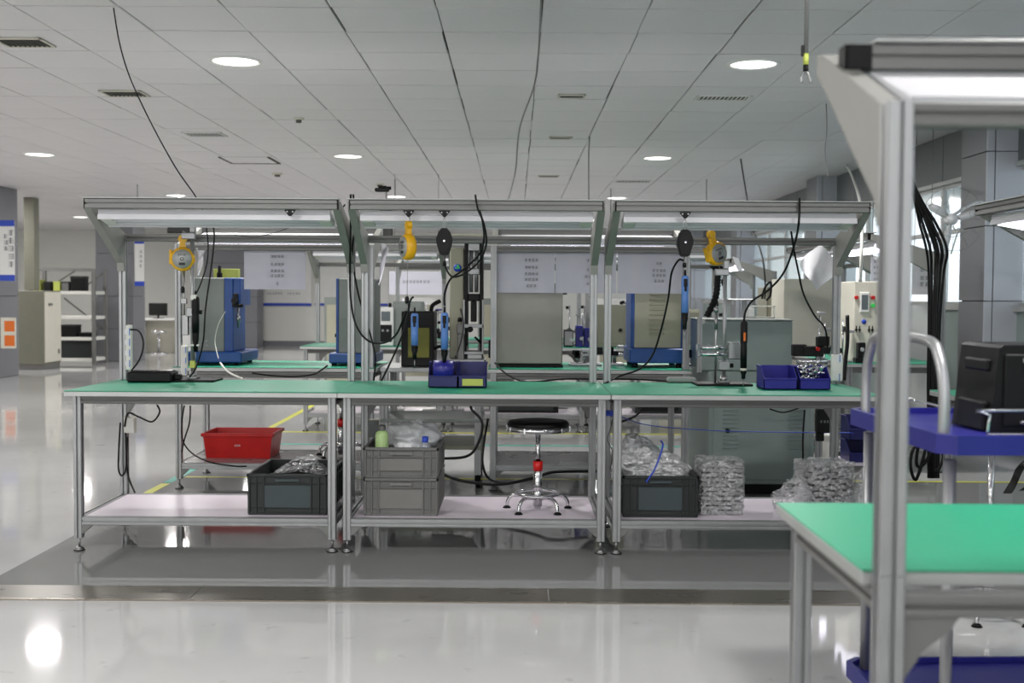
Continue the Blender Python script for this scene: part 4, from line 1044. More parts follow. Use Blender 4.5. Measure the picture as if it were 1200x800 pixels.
# machines further back, down the middle
boxy('tall_machine', 'tall beige machine cabinet beyond the hanging white paper', 'machine', 918, 976, 12.2, 0, 1.48, .6, 'cream', e_panel('cream','steel'))
boxy('tall_machine', 'dark-edged machine behind the tall beige cabinet', 'machine', 898, 917, 12.9, 0, 1.40, .5, 'cab_olive', e_panel('machine_beige','steel'))
boxy('white_rack', 'white louvred rack beside the windows behind the foreground post', 'cabinet', 1062, 1092, 10.0, 0, 1.22, .4, 'white', None)
for (px, y) in ((380,16),(470,17),(560,18),(700,17.5),(770,16.5)):
    boxy('far_machine', 'blurred pale machine standing far back, %s' % {380:'left of the bench posts',470:'behind the edge-on balancer',560:'behind the servo press',700:'behind the front bench posts',770:'behind the louvred machine'}[px], 'machine', px, px+38, y, 0, 1.25, .6, 'white' if px in (470,700) else 'machine_grey', e_panel('machine_beige','steel'))

# control box with touch screen on the right row
y = 8.62; x0, x1 = P(1000,400,y).x, P(1024,400,y).x
t = thing('control_box', 'beige control box with touch screen and coloured buttons', 'control box', ((x0+x1)/2+.0, y+.2, z)); hw = (x1-x0)/2; h = .60
part(t, 'body', B().box((-hw,-.2,0),(hw+.05,.25,h),.006), 'cream')
part(t, 'side_cover', B().box((hw+.05,-.2,0),(hw+.06,.25,h),.002), 'cab_olive')
part(t, 'screen_frame', B().box((-.035,-.215,.37),(.035,-.2,.52),.005), 'label_white')
part(t, 'screen', B().box((-.024,-.2165,.39),(.024,-.215,.50),.001), 'mesh_screen')
bt = B().cyl((-.062,-.222,.48),(-.062,-.2,.48),.014,n=12).cyl((.062,-.222,.48),(.062,-.2,.48),.014,n=12)
part(t, 'red_button', bt, 'red'); part(t, 'green_button', B().cyl((.062,-.222,.42),(.062,-.2,.42),.014,n=12), 'led_green')
part(t, 'emblem', B().lathe([(.0001,-.004),(.017,-.004),(.018,0)],20,(0,-.2,.3),'Y'), 'label_blue')
sw = B()
for k in (-.06,-.035,.035,.06): sw.cyl((k,-.225,.24),(k,-.2,.24),.008,n=8).box((k-.003,-.222,.22),(k+.003,-.21,.27),.001)
part(t, 'switch', sw, 'black')
t = thing('camera_unit', 'black camera unit at the foot of the control box', 'camera', (x0-.02, 8.5, z)); t.location.x = P(1008,428,8.5).x
part(t, 'body', B().box((-.045,-.04,0),(.045,.04,.04),.004).box((-.025,-.03,.04),(.03,.03,.15),.004), 'black'); part(t, 'lens', B().cyl((0,-.05,.1),(0,-.03,.1),.015,n=14), 'chrome')
fixture(975, 8.6, z, .42, 'metal tooling rack at the left of the control box', 21, .3)
fixture(990, 9.6, z, .40, 'blue and metal tooling behind the control box', 22, .25, True)
# sheets hanging at right
def fold_sheet(pts, y, label, name='paper_sheet'):
    b = B(); n = 12
    P0, P1, P2, P3 = [P(*q_, y) for q_ in pts]
    for i in range(n+1):
        for j in range(n+1):
            u, v = i/n, j/n; p = (P0*(1-u)+P1*u)*(1-v)+(P3*(1-u)+P2*u)*v
            p.y += .10*math.sin(u*3.2+v*2)+.03*math.sin(v*7+u*4); b.v.append(tuple(p))
    for i in range(n):
        for j in range(n):
            q_ = i*(n+1)+j; b.f.append((q_, q_+n+1, q_+n+2, q_+1)); b.sm.append(True); b.mi.append(0)
    m = len(b.v); b.v += [(x_, y_+.002, z_) for x_, y_, z_ in b.v]; b.f += [tuple(i+m for i in f)[::-1] for f in b.f]; b.sm *= 2; b.mi *= 2
    o = single(name, b, 'paper_white', label, 'sheet'); return o
fold_sheet([(938,310),(960,287),(983,312),(962,340)], 8.1, 'creased white paper hanging at an angle beside the right bench post')
fold_sheet([(229,290),(242,292),(240,322),(227,326)], 7.5, 'white paper hanging behind the left screwdriver cord')
fold_sheet([(447,282),(456,292),(447,335),(442,330)], 7.9, 'narrow folded paper hanging beside the second row post')
def flat_sign(px0, py0, px1, py1, y, m, label, name='notice_sheet', cat='notice', bands=None, text=(), th=.006, frame=None, hang=None):
    a_, c_ = P(px0,py1,y), P(px1,py0,y)
    t = thing(name, label, cat, ((a_.x+c_.x)/2, y, min(a_.z,c_.z))); hw = (c_.x-a_.x)/2; h = c_.z-a_.z
    part(t, 'panel', B().box((-hw,-th,0),(hw,0,h),.001), m)
    if bands:
        for (f0, f1, bm) in bands: part(t, 'colour_band', B().box((-hw,-th-.002,h*f0),(hw,-th,h*f1)), bm)
    if hang:
        zt_ = hang-t.location.z
        for u in (-hw*.8, hw*.8): part(t, 'hanger_cord', B().cyl((u,-th/2,h-.01),(u,-th/2,zt_),.003,n=6), 'alu_dark')
    if text:
        g = B()
        for (fx, fz, n_, s_) in text: glyphs(g, fx*hw, fz*h, n_, s_, -th-.0021)
        part(t, 'printed_characters', g, 'ink')
    return t
flat_sign(1020,301,1036,335,9.3,'paper_white','white printed notice hung above the control box', hang=2.899, text=((-.6,.8,3,.025),(-.6,.6,3,.02),(-.6,.4,3,.02),(-.6,.2,3,.02)))
flat_sign(1068,296,1093,345,10.4,'paper_white','white notice with dark characters near the cable bundle', hang=2.899, text=((-.2,.72,3,.04),(-.2,.55,4,.04),(-.2,.35,4,.04),(-.2,.2,3,.04)))
flat_sign(285,292,365,358,29.46,'white','wide notice board with a blue lower border on the back wall','notice_board','board',bands=((0,.05,'label_blue'),), text=((-.3,.2,6,.06),(.3,.2,5,.06)))
flat_sign(369,300,455,358,29.46,'white','second notice board with a blue lower border on the back wall','notice_board','board',bands=((0,.05,'label_blue'),), text=((-.3,.3,6,.06),))
flat_sign(456,318,520,345,15.5,'paper','pale banner hung across the hall behind the edge-on balancer','banner','banner', hang=2.899, text=((-.5,.5,8,.04),))
flat_sign(0,258,17,329,17.37,'label_white','tall white sign with blue ends on the nearest left column','column_sign','sign',bands=((0,.1,'label_blue'),(.9,1,'label_blue')), text=((.2,.75,1,.09),(.2,.62,1,.09),(.2,.49,1,.09),(.2,.36,1,.09),(.2,.23,1,.09),(-.4,.7,1,.07),(-.4,.6,1,.07),(-.4,.5,1,.07)))
flat_sign(158,280,169,335,21.96,'label_white','tall white sign with blue ends on the second left column','column_sign','sign',bands=((0,.1,'label_blue'),(.9,1,'label_blue')), text=((0,.7,1,.06),(0,.6,1,.06),(0,.5,1,.06),(0,.4,1,.06)))
t = flat_sign(2,372,19,408,17.36,'cream','cream card holder with two orange cards on the left column','card_holder','card holder',th=.03)
hw = (P(19,400,17.36).x-P(2,400,17.36).x)/2
for f in (.08,.55): part(t, 'orange_card', B().box((-hw*.5,-.034,f*.46),(hw*.9,-.03,f*.46+.16),.002), 'orange')

# ------------------------------------------------------------------ left background
t = thing('electrical_cabinet', 'tall grey-green electrical cabinet with cream doors at the far left', 'cabinet', (-8.14, 19.75, 0))
part(t, 'plinth', B().box((-.22,-.34,0),(.22,.34,.09),.004), 'alu_dark')
part(t, 'body', B().box((-.23,-.35,.09),(.23,.35,1.33),.008), 'cab_olive')
dd = part(t, 'door', B().box((.23,-.34,.12),(.245,.34,1.31),.004), 'cream')
part(dd, 'door_handle', B().box((.245,-.2,1.08),(.275,-.08,1.12),.004).box((.245,.2,.25),(.255,.26,.33),.003), 'alu_dark')
single('cable_duct', B().box((-8.30,19.55,1.335),(-8.12,19.75,2.899),.006), 'cab_olive', 'olive cable duct rising from the electrical cabinet to the ceiling', 'duct')
def rack(x0, x1, y0, y1, zs, H, label):
    t = thing('storage_rack', label, 'rack', ((x0+x1)/2,(y0+y1)/2,0)); hw, hd = (x1-x0)/2, (y1-y0)/2
    for sx in (-1,1):
        for sy in (-1,1): part(t, 'upright', B().box((sx*hw-.03,sy*hd-.03,0),(sx*hw+.03,sy*hd+.03,H),.004), 'alu_dark')
    for q in zs: part(t, 'shelf', B().box((-hw,-hd-.02,q-.06),(hw,hd,q),.004), 'white_plastic')
    part(t, 'brace', B().tube([(-hw,hd,1.35),(0,hd,1.7)],.015,6,1).tube([(hw,hd,1.7),(.1,hd,1.35)],.015,6,1).tube([(-.2,hd,1.2),(hw,hd,.6)],.015,6,1), 'alu_dark')
    part(t, 'top_beam', B().box((-hw,-hd-.02,H-.05),(hw,-hd+.02,H),.003), 'alu_dark')
    g = B()
    for q in zs[:3]: g.box((-.2,-hd-.024,q-.05),(-.1,-hd-.02,q-.01))
    part(t, 'shelf_tag', g, 'led_green')
    return t
rack(-8.75, -7.62, 20.9, 21.5, (.12,.50,.88,1.33), 1.74, 'white-shelved storage rack behind the electrical cabinet')
for k, (x, w_, zz, h_, m, lab) in enumerate(((-8.66,.12,1.33,.2,'lime','pale box at the left end of the rack top shelf'),(-8.47,.12,1.33,.17,'black','dark box second on the rack top shelf'),(-8.3,.12,1.33,.17,'lime','pale box third on the rack top shelf'),(-8.15,.12,1.33,.17,'crate_grey','grey box fourth on the rack top shelf'),(-7.93,.24,1.33,.27,'black','large black box right on the rack top shelf'),(-8.1,.3,.50,.22,'black','black box on the rack second shelf'),(-8.0,.6,.12,.3,'crate_dark','wide dark crate on the rack bottom shelf'),(-7.9,.45,.50,.08,'black','flat black tray on the rack second shelf'))):
    if k == 7: x = -7.78; w_ = .24
    t = thing('storage_box', lab, 'box', (x,21.05,zz+.002)); part(t,'body',B().box((-w_/2,-.12,0),(w_/2,.12,h_*.85),.004),m); part(t,'lid',B().box((-w_/2-.005,-.125,h_*.85),(w_/2+.005,.125,h_),.003),'crate_dark' if m!='lime' else 'lime')
t = thing('reception_desk', 'white desk against the back wall beyond the second column', 'desk', (P(188,405,25).x, 25.3, 0))
part(t, 'top', B().box((-.5,-.3,.72),(.5,.3,.76),.004), 'white'); part(t, 'side_panel', B().box((-.5,-.28,0),(-.46,.28,.72),.003).box((.46,-.28,0),(.5,.28,.72),.003), 'white')
part(t, 'back_panel', B().box((-.46,.2,.0),(.46,.22,.72),.003), 'cream')
t = thing('desk_monitor', 'black monitor on the distant white desk', 'monitor', (P(182,370,25).x, 25.2, .762))
part(t, 'screen', B().box((-.2,-.02,.06),(.2,.02,.33),.006), 'black_gloss'); part(t, 'stand', B().box((-.02,0,0),(.02,.02,.1)).box((-.1,-.06,0),(.1,.08,.012),.003), 'black')
t = thing('desk_stool', 'small chrome stool tucked under the distant white desk', 'stool', (P(188,405,25).x, 24.9, .0))
part(t, 'seat', B().cyl((0,0,.45),(0,0,.5),.16,n=20), 'chrome'); part(t, 'pole', B().cyl((0,0,.03),(0,0,.45),.025,n=12).lathe([(.0001,.0),(.2,.0),(.18,.03),(.03,.05)],20), 'chrome')

# things hung from the ceiling
def hung_screen(px0, py0, px1, py1, y, label, rodpx=None):
    a_, c_ = P(px0,py1,y), P(px1,py0,y)
    t = thing('hung_screen', label, 'screen', ((a_.x+c_.x)/2, y, a_.z)); hw = (c_.x-a_.x)/2; h = c_.z-a_.z
    part(t, 'panel', B().box((-hw,0,0),(hw,.05,h),.005), 'black'); part(t, 'screen', B().box((-hw+.012,-.003,.012),(hw-.012,0,h-.012),.001), 'black_gloss')
    part(t, 'hanger_rod', B().cyl((0,.025,h),(0,.025,ZC-a_.z),.012,n=10), 'alu_dark'); return t
hung_screen(196,256,223,273,19,'black screen hung from the ceiling left of the tool stand')
hung_screen(445,240,460,284,17.5,'narrow black screen hung behind the edge-on balancer')
def rod(px, py0, py1, label, m='black', r=.004):
    # straight drop from the ceiling: its depth follows from the ceiling height at py0
    c = onceil(px, py0); e = P(px, py1, c.y)
    return single('hanging_rod', B().cyl((c.x,c.y,min(e.z,ZC-.05)),(c.x,c.y,ZC),r,n=8), m, label, 'rod')
rod(161,216,250,'thin rod dropping from the ceiling above the left bench bar','alu_dark',.006)
rod(463,210,250,'thin dark rod dropping from the ceiling above the middle bench bar','black',.006)
rod(716,221,262,'thin dark rod dropping from the ceiling near the right bench bar','black',.006)
def hangcable(pts, r, label, m='black'):
    return single('hanging_cable', B().tube(pts, r, 7, 8), m, label, 'cable')
c = onceil(133,9)
hangcable([c, P(140,50,6.5), P(152,90,6.45), P(175,140,6.4), P(205,195,6.35), P(235,240,6.3), P(243,275,6.3), P(243,305,6.3), P(236,330,6.3), P(230,344,6.28)], .0038, 'long black cord from the ceiling to the black screwdriver of the left stand')
hangcable([P(248,256,6.1), P(251,275,6.15), P(248,310,6.15), P(241,360,6.15), P(238,400,6.15), P(230,430,6.2), P(222,442,6.2)], .0045, 'black cord hanging from the lamp down behind the black screwdriver')
hangcable([onceil(634,0), onceil(634,0)+Vector((0,0,-.03)), P(631,62,7.3), P(626,100,7.6), P(609,150,8.3), P(604,200,8.6), P(594,240,8.6)], .006, 'thin cord sagging from the ceiling in the middle of the hall', 'alu_dark')
c = onceil(691,160); hangcable([c, P(690,180,c.y-.05), P(690,236,c.y-.1), P(690,262,c.y-.1)], .006, 'thin pale cord dropping from the ceiling right of the centre vents', 'alu_dark')
c = onceil(868,186); hangcable([c, P(871,205,c.y), P(876,236,c.y-.2), P(880,262,c.y-.6), P(893,300,c.y-1.5), P(897,335,c.y-1.8), P(896,350,c.y-1.8)], .009, 'black cord dropping from the ceiling behind the tilted balancer')
c = onceil(968,121); hangcable([c, P(969,150,c.y), P(967,180,c.y), P(971,209,c.y)], .004, 'thin wavy cord left of the foreground arm', 'alu_dark')
c = onceil(828,210); hangcable([c, P(828,240,c.y)], .006, 'short faint cord above the right bench bar', 'alu_dark')
c = onceil(992,194); hangcable([c, P(999,208,11.5), P(1008,238,9.2), P(1010,280,8.4), P(1008,330,8.4)], .012, 'white air hose running down to the control box', 'white_plastic')
# drop line with clamp
c = onceil(944,-30); y = 3.9
t = thing('drop_line', 'grey ceiling drop rod with yellow tape and a two-pronged clamp', 'drop line', (P(944,97,y).x, y, P(944,97,y).z)); L_ = Vector(t.location)
zz = lambda py: P(944,py,y).z-L_.z
part(t, 'rod', B().cyl((0,0,zz(75)),(0,0,ZC-L_.z),.0075,n=12), 'alu_dark')
part(t, 'black_sleeve', B().box((-.016,-.006,zz(66)),(-.006,.006,zz(53)),.002).cyl((0,0,zz(84)),(0,0,zz(76)),.009,n=12), 'black')
part(t, 'tape_wrap', B().cyl((0,0,zz(76)),(0,0,zz(63)),.0095,n=12), 'lime')
part(t, 'prong', B().tube([(0,0,zz(83)),(-.012,0,zz(88)),(-.013,0,zz(97))],.005,8).tube([(0,0,zz(83)),(.01,0,zz(88)),(.018,0,zz(97))],.005,8), 'steel')

# ------------------------------------------------------------------ wall fan
p = P(1115,257,9.2)
t = thing('wall_fan', 'pale three-bladed fan on a bent pipe at the right column', 'fan', p)
part(t, 'hub', B().lathe([(.0001,-.05),(.03,-.045),(.045,-.02),(.045,.05),(.03,.07),(.0001,.07)],24,(0,0,0),'Y'), 'blade')
for a_ in (150, 18, 262):
    c_, s_ = math.cos(math.radians(a_)), math.sin(math.radians(a_)); bl = B()
    u = Vector((c_,0,s_)); v = Vector((-s_,0,c_)); pts = []
    prof_ = [(.03,-.012,.012),(.08,-.032,.02),(.14,-.04,.022),(.19,-.03,.018),(.215,-.008,.004)]
    for (r_, w0, w1) in prof_:
        for (w_, dy) in ((w0,-.012),(w1,.012)):
            q_ = u*r_+v*w_; pts += [(q_.x,dy-.0015,q_.z),(q_.x,dy+.0015,q_.z)]
    n = len(prof_); fs = []
    for i in range(n-1):
        a0 = 4*i; b0 = a0+4
        fs += [(a0,b0,b0+2,a0+2),(a0+1,a0+3,b0+3,b0+1),(a0,a0+1,b0+1,b0),(a0+2,b0+2,b0+3,a0+3)]
    fs += [(0,2,3,1),(4*n-4,4*n-3,4*n-1,4*n-2)]
    part(t, 'blade', bl.add(pts, fs, True), 'blade')
rg = B()
for rr in (.25,.14): rg.tube([(rr*math.cos(2*PI*k/28),-.03,rr*math.sin(2*PI*k/28)) for k in range(28)], .0016, 5, 1, closed=True)
for k in range(12):
    a_ = 2*PI*k/12; rg.tube([(.05*math.cos(a_),-.055,.05*math.sin(a_)),(.25*math.cos(a_),-.03,.25*math.sin(a_))], .0012, 4, 1)
part(t, 'guard', rg, 'alu_dark')
q_ = P(1142,240,9.85)-p
part(t, 'bracket', B().tube([(.02,.06,0),(.08,.2,.04),(q_.x*.8,.4,q_.z),(q_.x+.12,.64,q_.z)],.012,8), 'blade')
part(t, 'control_cord', B().tube([(.01,.0,-.05),(.03,.0,-.08),(.1,.1,-.07),(.16,.3,-.1),(.19,.5,-.25)],.006,6), 'white_plastic')

# ------------------------------------------------------------------ blue cart with its load
cx0, cy0 = 1.40, 3.68
t = thing('service_cart', 'blue two-tray service cart with arched chrome handle behind the foreground bench', 'cart', (1.085, 2.93, 0), math.radians(2))
LL, DD = .9, .76; TZ = .925
def tray(zt):
    b = B(); c_ = .04
    ol = [(c_,0),(LL-c_,0),(LL,c_),(LL,DD-c_),(LL-c_,DD),(c_,DD),(0,DD-c_),(0,c_)]
    b.prism(ol, 'Z', zt-.05, zt-.016)
    # raised lip
    il = [(u+(.014 if u < LL/2 else -.014), v+(.014 if v < DD/2 else -.014)) for u, v in ol]; n = 8
    vs = [(u,v,zt-.016) for u,v in ol]+[(u,v,zt) for u,v in ol]+[(u,v,zt) for u,v in il]+[(u,v,zt-.0155) for u,v in il]
    b.add(vs, [(i,(i+1)%n,n+(i+1)%n,n+i) for i in range(n)]+[(n+i,n+(i+1)%n,2*n+(i+1)%n,2*n+i) for i in range(n)]+[(2*n+i,2*n+(i+1)%n,3*n+(i+1)%n,3*n+i) for i in range(n)])
    return b
part(t, 'tray', tray(TZ), 'cart_blue'); part(t, 'tray', tray(.12), 'cart_blue')
for (u, v) in ((.05,.07),(.05,DD-.07),(LL-.05,.07),(LL-.05,DD-.07)):
    l = part(t, 'leg', B().cyl((u,v,.045),(u,v,TZ-.07),.016,n=16), 'alu')
    part(l, 'caster', B().cyl((u-.012,v,.03),(u+.012,v,.03),.029,n=20).box((u-.018,v-.018,.035),(u+.018,v+.018,.069),.004), 'rubber')
for u in (.035, LL-.035):
    part(t, 'handle', B().tube([(u,.08,TZ-.03),(u,.08,TZ+.10),(u,.115,TZ+.19),(u,.2,TZ+.235),(u,DD-.2,TZ+.235),(u,DD-.115,TZ+.19),(u,DD-.08,TZ+.10),(u,DD-.08,TZ-.03)], .015, 14, 6), 'alu')
gr = B().tube([(.13,.035,TZ-.01),(.135,.03,TZ+.05),(.15,.03,TZ+.062),(LL-.1,.03,TZ+.062)], .004, 6, 3).tube([(.13,.035,TZ+.0),(LL-.1,.035,TZ+.0)], .003, 6, 1).tube([(.06,.1,TZ+.06),(.06,DD-.1,TZ+.06)],.003,6,1)
for k in range(1,6): gr.cyl((.13+k*.13,.032,TZ-.01),(.13+k*.13,.032,TZ+.062),.003,n=6)
part(t, 'guard_rail', gr, 'chrome')
t = thing('equipment_case', 'bulky black machine module with grey knobs on the blue cart', 'case', (1.46, 3.25, TZ-.0145), math.radians(2)); t.scale = (.82,.82,.82)
prf = [(-.215,0),(.26,0),(.26,.27),(.24,.29),(-.17,.29),(-.185,.28),(-.195,.2),(-.20,.13)]
part(t, 'body', B().prism(prf, 'Y', -.13, .17), 'black')
part(t, 'panel', B().box((-.17,-.14,.02),(-.07,-.13,.26),.004).box((-.05,-.142,.02),(.22,-.13,.26),.004), 'black')
part(t, 'knob', B().cyl((.05,-.155,.21),(.05,-.142,.21),.02,n=18).cyl((.05,-.155,.15),(.05,-.142,.15),.02,n=18).cyl((-.1,-.15,.24),(-.1,-.14,.24),.012,n=14).cyl((-.09,-.15,.1),(-.09,-.14,.1),.008,n=12), 'machine_grey')
part(t, 'latch', B().box((-.12,-.155,.03),(-.03,-.142,.04),.002).box((.0,-.16,.03),(.03,-.142,.06),.003), 'steel')
part(t, 'side_ridge', B().box((-.225,-.1,.0),(-.19,.1,.1),.006).box((-.205,-.08,.2),(-.17,.1,.24),.006), 'black')
# blue bins and sockets behind
parts_bin(P(1006,540,7.0).x+.03, 7.0, SZ+.10, .17, .2, .14, 'dark blue bin under the right end of the benches, lower one', m='bin_blue_dark', card=False)
parts_bin(P(1006,540,7.0).x+.03, 7.0, SZ+.245, .17, .2, .14, 'dark blue bin under the right end of the benches, upper one', m='bin_blue_dark', card=False)
t = thing('low_rack', 'small metal rack carrying the dark blue bins', 'rack', (P(1006,540,7.0).x+.03, 7.12, 0))
part(t, 'shelf', B().box((-.2,-.16,.265),(.25,.16,.281),.002), 'shelf_lilac')
for u in (-.18,.23):
    for v in (-.14,.14): part(t, 'leg', B().prof((u,v,0),(u,v,.265),.03), 'alu')
t = thing('socket_box', 'black socket box on the cabinet side under the right bench', 'box', (P(965,500,6.9).x, 6.86, P(965,512,6.9).z))
part(t, 'body', B().box((-.05,0,.03),(.05,.05,.17),.005), 'black'); g = glyphs(B(), -.03, .09, 3, .016, -.0005); part(t, 'sockets', g, 'machine_grey')
part(t, 'bracket', B().box((-.05,.0,-.02),(-.005,.03,.03),.003), 'black')
single('white_canister', B().lathe([(.0001,0),(.045,0),(.048,.006),(.048,.14),(.042,.15),(.0001,.15)],24,(P(975,535,6.95).x,7.02,.30)), 'white_plastic', 'white canister below the black socket box', 'canister')
single('canister_shelf', B().box((P(955,535,6.95).x,6.93,.28),(P(990,535,6.95).x,7.1,.299),.002).box((P(957,535,6.95).x,6.95,0),(P(960,535,6.95).x,6.97,.28)).box((P(986,535,6.95).x,6.95,0),(P(989,535,6.95).x,6.97,.28)).box((P(957,535,6.95).x,7.06,0),(P(960,535,6.95).x,7.08,.28)).box((P(986,535,6.95).x,7.06,0),(P(989,535,6.95).x,7.08,.28)), 'alu', 'little grey shelf under the white canister', 'shelf')

# ------------------------------------------------------------------ cables at the benches
TT = TOPZ+.008
def cb(pts, label, r=.005, m='black', group=None): return cable(pts, r, label, m=m, group=group)
cb([P(153,386,6.35), P(163,388,6.33), P(168,402,6.32), P(164,420,6.3), P(152,438,6.3), P(155,446,6.25)], 'black mains cord from the far left power strip to the adapter')
cb([P(146,500,6.3), P(150,484,6.3), P(162,488,6.3), P(178,494,6.3), P(187,483,6.3), P(184,474,6.3)], 'black cord looped under the far left bench')
cb([P(141,495,6.31), P(139,530,6.31), P(139,550,6.31), P(143,557,6.31), P(148,545,6.31), P(147,500,6.31)], 'black cord bunched along the far left rear leg')
cb([P(149,512,6.3), P(148,540,6.3), P(151,560,6.3), P(158,577,6.25)], 'black cord trailing down to the left shelf')
cb([P(216,475,7.5), P(213,495,7.5), P(214,515,7.5), P(224,530,7.45), P(245,541,7.4), P(275,546,7.4), P(289,546,7.4)], 'black cord drooping before the red tote')
cb([P(223,475,7.5), P(222,495,7.5), P(216,515,7.5), P(213,530,7.5)], 'black cord down the second row left leg')
cb([P(262,290,5.98+.2), P(275,275,6.3), P(300,277,6.3), P(330,270,6.3), P(360,258,6.2)][1:], 'thin cord sagging under the left bench lamp', .0022)
cb([P(264,365,7.6), P(256,380,7.6), P(252,400,7.6), P(256,420,7.5)], 'thin pale air tube curling beside the left press', .003, 'white_plastic')
cb([P(258,425,7.5), P(268,436,7.3), P(285,444,7.2)], 'white cable running down from the left press foot', .006, 'white_plastic')
cb([(P(300,441,7.4).x,7.3,.78), P(320,440,7.4), P(345,441,7.4), P(368,438,7.45), P(384,428,7.5)], 'black cord behind the left bench running to the second press', .006)
# the bundle between left and middle bench
cb([P(411,228,5.85), P(411,260,5.95), P(410,310,6.3), P(411,350,6.3), P(417,380,6.3), P(430,398,6.25), P(448,402,6.2), P(464,392,6.1), P(474,370,6.0), P(481,352,5.98), P(484,348,5.95)], 'black cord sweeping from the bar to the edge-on screwdriver', .0055)
cb([P(414,228,5.87), P(416,262,5.97), P(413,300,6.3), P(420,345,6.36), P(432,385,6.4), P(436,400,6.4), P(440,420,6.4), P(438,446,6.42)], 'black cord following the middle bench left post', .005)
cb([P(480,356,6.3), P(474,385,6.3), P(462,415,6.3), P(447,446,6.3)], 'black cord slanting down to the middle bench top', .0055)
cb([P(404,240,6.0), P(398,250,6.2), P(404,262,6.35), P(414,275,6.42)], 'short black cord between the two bench arms', .0045)
cb([P(436,310,7.6), P(425,292,7.5), P(422,283,7.4), P(432,278,7.4), P(437,283,7.5)], 'small black cord loop on the second row post', .006)
cb([P(557,228,5.785), P(560,245,5.785), P(567,262,5.79), P(570,285,5.85), P(562,305,6.0), P(545,320,6.0), P(530,324,6.0), P(522,312,6.0), P(521,296,5.95)], 'black cord looping from the bar to the left black balancer', .005)
cb([P(562,246,5.785), P(566,262,5.79), P(567,282,5.95), P(560,300,6.05), P(540,318,6.02), P(527,328,6.0), P(521,345,5.96), P(521,358,5.94)], 'black cord feeding the screwdriver over the blue bins', .0055)
cb([P(540,362,7.5), P(543,380,7.4), P(540,400,7.3), P(534,418,7.2)], 'black cord curling at the servo press', .006)
cb([P(580,425,7.0), P(592,437,6.9), P(610,446,6.8), P(630,447,6.7), P(660,444,6.7), P(700,444,6.7), P(740,444,6.7), P(790,447,6.6)], 'black cord lying along the back of the middle bench', .0055)
cb([P(801,305,5.97), P(795,305,6.0), P(787,320,6.1), P(783,350,6.2), P(775,385,6.3), P(765,415,6.35), P(750,432,6.4), P(725,441,6.45), P(708,450,6.3)], 'long black cord arcing down before the louvred machine', .0055)
cb([P(937,232,5.79), P(936,262,5.79), P(930,290,5.95), P(918,320,6.05), P(900,340,6.1), P(882,352,6.1), P(874,364,6.1), P(872,374,6.1)], 'black cord sweeping down to the orange-buttoned screwdriver', .0058)
cb([P(926,262,6.2), P(930,290,6.3), P(936,320,6.4), P(942,345,6.5), P(955,370,6.6), P(967,385,6.7), P(970,410,6.8)], 'black cord curving right to the gauge stand', .0055)
cb([P(893,350,8.0), P(896,338,8.0), P(903,330,8.0), P(903,345,8.0), P(898,352,8.0)], 'small dark cord loop on the pillar behind the right bench', .008)
cb([P(507,548,7.3), P(530,560,7.2), P(560,566,7.1), P(590,567,7.0), P(625,560,7.0), P(650,553,7.0), P(700,552,7.1)], 'thick black hose lying behind the stool', .010)
cb([P(505,537,7.3), P(545,535,7.3), P(560,520,7.3), P(565,495,7.35), P(553,480,7.4), P(552,474,7.4)], 'black hose rising behind the grey crates', .009)
cb([P(572,490,7.5), P(567,520,7.5), P(566,545,7.45), P(575,562,7.4), P(600,566,7.3)], 'black cord along the second row leg behind the stool', .008)
cb([P(728,494,7.2), P(745,487,7.2), P(752,478,7.2), P(754,474,7.2)], 'black cord hanging behind the right bench apron', .007)
cb([P(902,479,7.3), P(918,483,7.3), P(936,478,7.3)], 'black cord sagging under the right bench apron', .005)
cb([P(943,480,7.3), P(941,510,7.3), P(941,538,7.3)], 'black cord hanging before the floor cabinet', .006)
cb([P(700,484,5.76), P(718,485,5.77), P(760,498,6.5), P(830,504,7.2), P(900,506,7.2), P(1000,507,6.9)], 'thin blue line strung across under the right bench', .0028, 'label_blue')
single('blue_tie', B().box(P(708,487,5.76), P(722,481,5.74), .002), 'label_blue', 'blue tie around the leg between middle and right bench', 'tie')
cb([P(719,485,5.80), P(716,500,5.85), P(712,515,5.85), P(718,530,5.85), P(715,550,5.85)], 'thin black wire down the right bench front leg', .002)
cb([P(989,445,6.7), P(991,420,6.75), P(993,400,6.8), P(993,370,6.9)], 'black hose beside the right bench post', .012)
t = thing('corrugated_hose', 'black corrugated hose with a funnel behind the right tool stand', 'hose', P(840,372,7.2)); L_ = Vector(t.location)
pts = [P(828,371,7.3)-L_, P(838,350,7.3)-L_, P(841,330,7.3)-L_, P(841,318,7.3)-L_]
part(t, 'hose', B().tube(pts, lambda u: .020+.004*math.sin(u*90), 12, 12), 'rubber')
part(t, 'funnel', B().lathe([(.02,0),(.028,.01),(.055,.03),(.055,.034),(.02,.012)],18,tuple(pts[-1])), 'black')
part(t, 'post', B().prof((-.09,.1,-L_.z+.802),(-.09,.1,.0),.03) , 'alu')
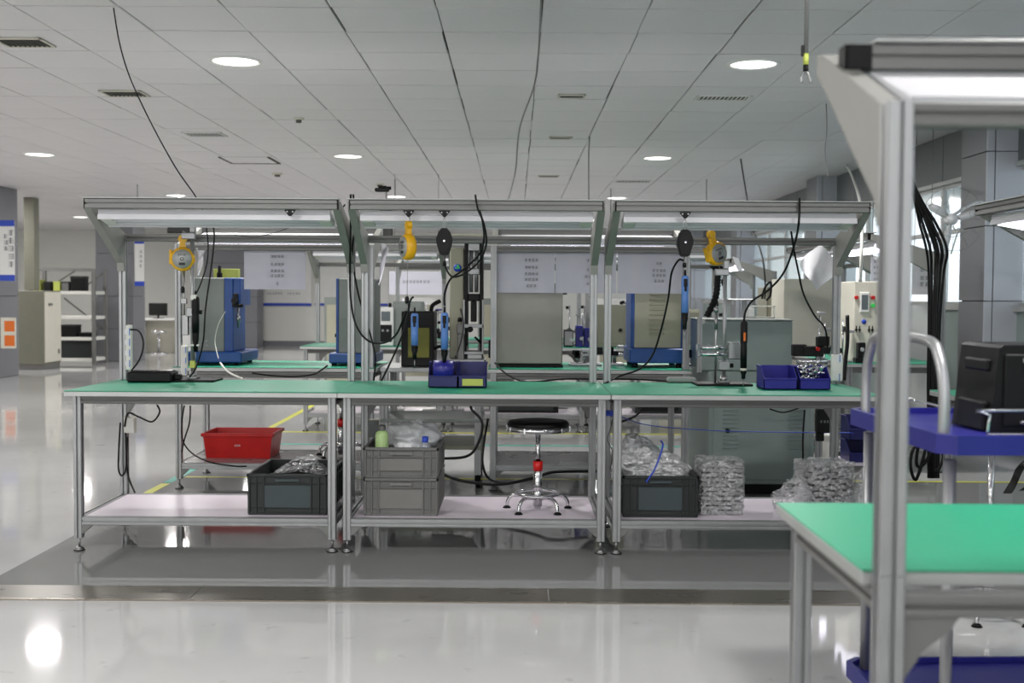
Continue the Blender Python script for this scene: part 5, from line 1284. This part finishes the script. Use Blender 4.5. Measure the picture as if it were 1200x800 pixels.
# bundle by the right bench post
k = 0
for (dx, dy, r_) in ((0,0,.011),(5,.03,.011),(-4,.05,.009),(2,-.03,.009),(9,.05,.009),(-7,.08,.008)):
    k += 1
    cb([Vector((P(1050,80,8.3).x+dx*.002, 8.3, ZC)), P(1054+dx*.3,120,7.8), P(1060+dx*.3,190,7.2), P(1074+dx*.5,232,7.15), P(1086+dx*1.2,262,7.1), P(1096+dx*1.5,292,7.1), P(1096+dx*1.1,320,7.1+dy), P(1094+dx*.8,380,7.1+dy), P(1093+dx*.8,450,7.1+dy), P(1093+dx*.7,560,7.1+dy)], 'thick black cable in the bundle hanging beside the right bench post', r_, group='right cable bundle')
for k, (a_, c_) in enumerate((((1085,520),(1075,560)),((1092,515),(1080,545)))):
    cb([P(a_[0],a_[1],6.9), P(a_[0]-14,a_[1]+5,6.9), P(a_[0]-18,a_[1]+25,6.9), P(c_[0]-2,c_[1]+2,6.9), P(a_[0]-4,a_[1]+20,6.9), P(a_[0],a_[1]+4,6.9)], ('upper' if k else 'lower')+' coil of black cable hanging behind the blue cart', .01)
cb([P(1100,520,6.6), P(1105,535,6.6), P(1100,550,6.6), P(1096,550,6.6)], 'short black cable end right of the cable coil', .008)
wm = []
for k in range(5):
    wm.append(B().tube([P(1176+k*2,578,5.2), P(1185+k,563+2*k,5.2), P(1192+k*2,548,5.2), P(1204,540+k*4,5.2), P(1212,560,5.2), P(1195+k*3,575,5.2)], .003, 6, 6))
w0 = B()
for q_ in wm:
    o_ = len(w0.v); w0.v += q_.v; w0.f += [tuple(i+o_ for i in f) for f in q_.f]; w0.sm += q_.sm; w0.mi += q_.mi
single('wire_tangle', w0, 'black', 'tangle of thin black wires under the blue cart at the right edge', 'wires', kind='stuff')
# white camera-like blob above the middle bar
p = P(448,231,5.85)
t = thing('bar_clamp', 'small black clamp sitting on the middle bench lamp bar', 'clamp', (p.x, 5.84, 1.7945))
part(t, 'body', B().box((-.035,-.02,0),(.035,.02,.018),.004).box((-.02,-.012,.018),(.025,.012,.03),.004), 'black')
part(t, 'knob', B().cyl((.025,0,.018),(.045,0,.018),.009,n=10), 'black')
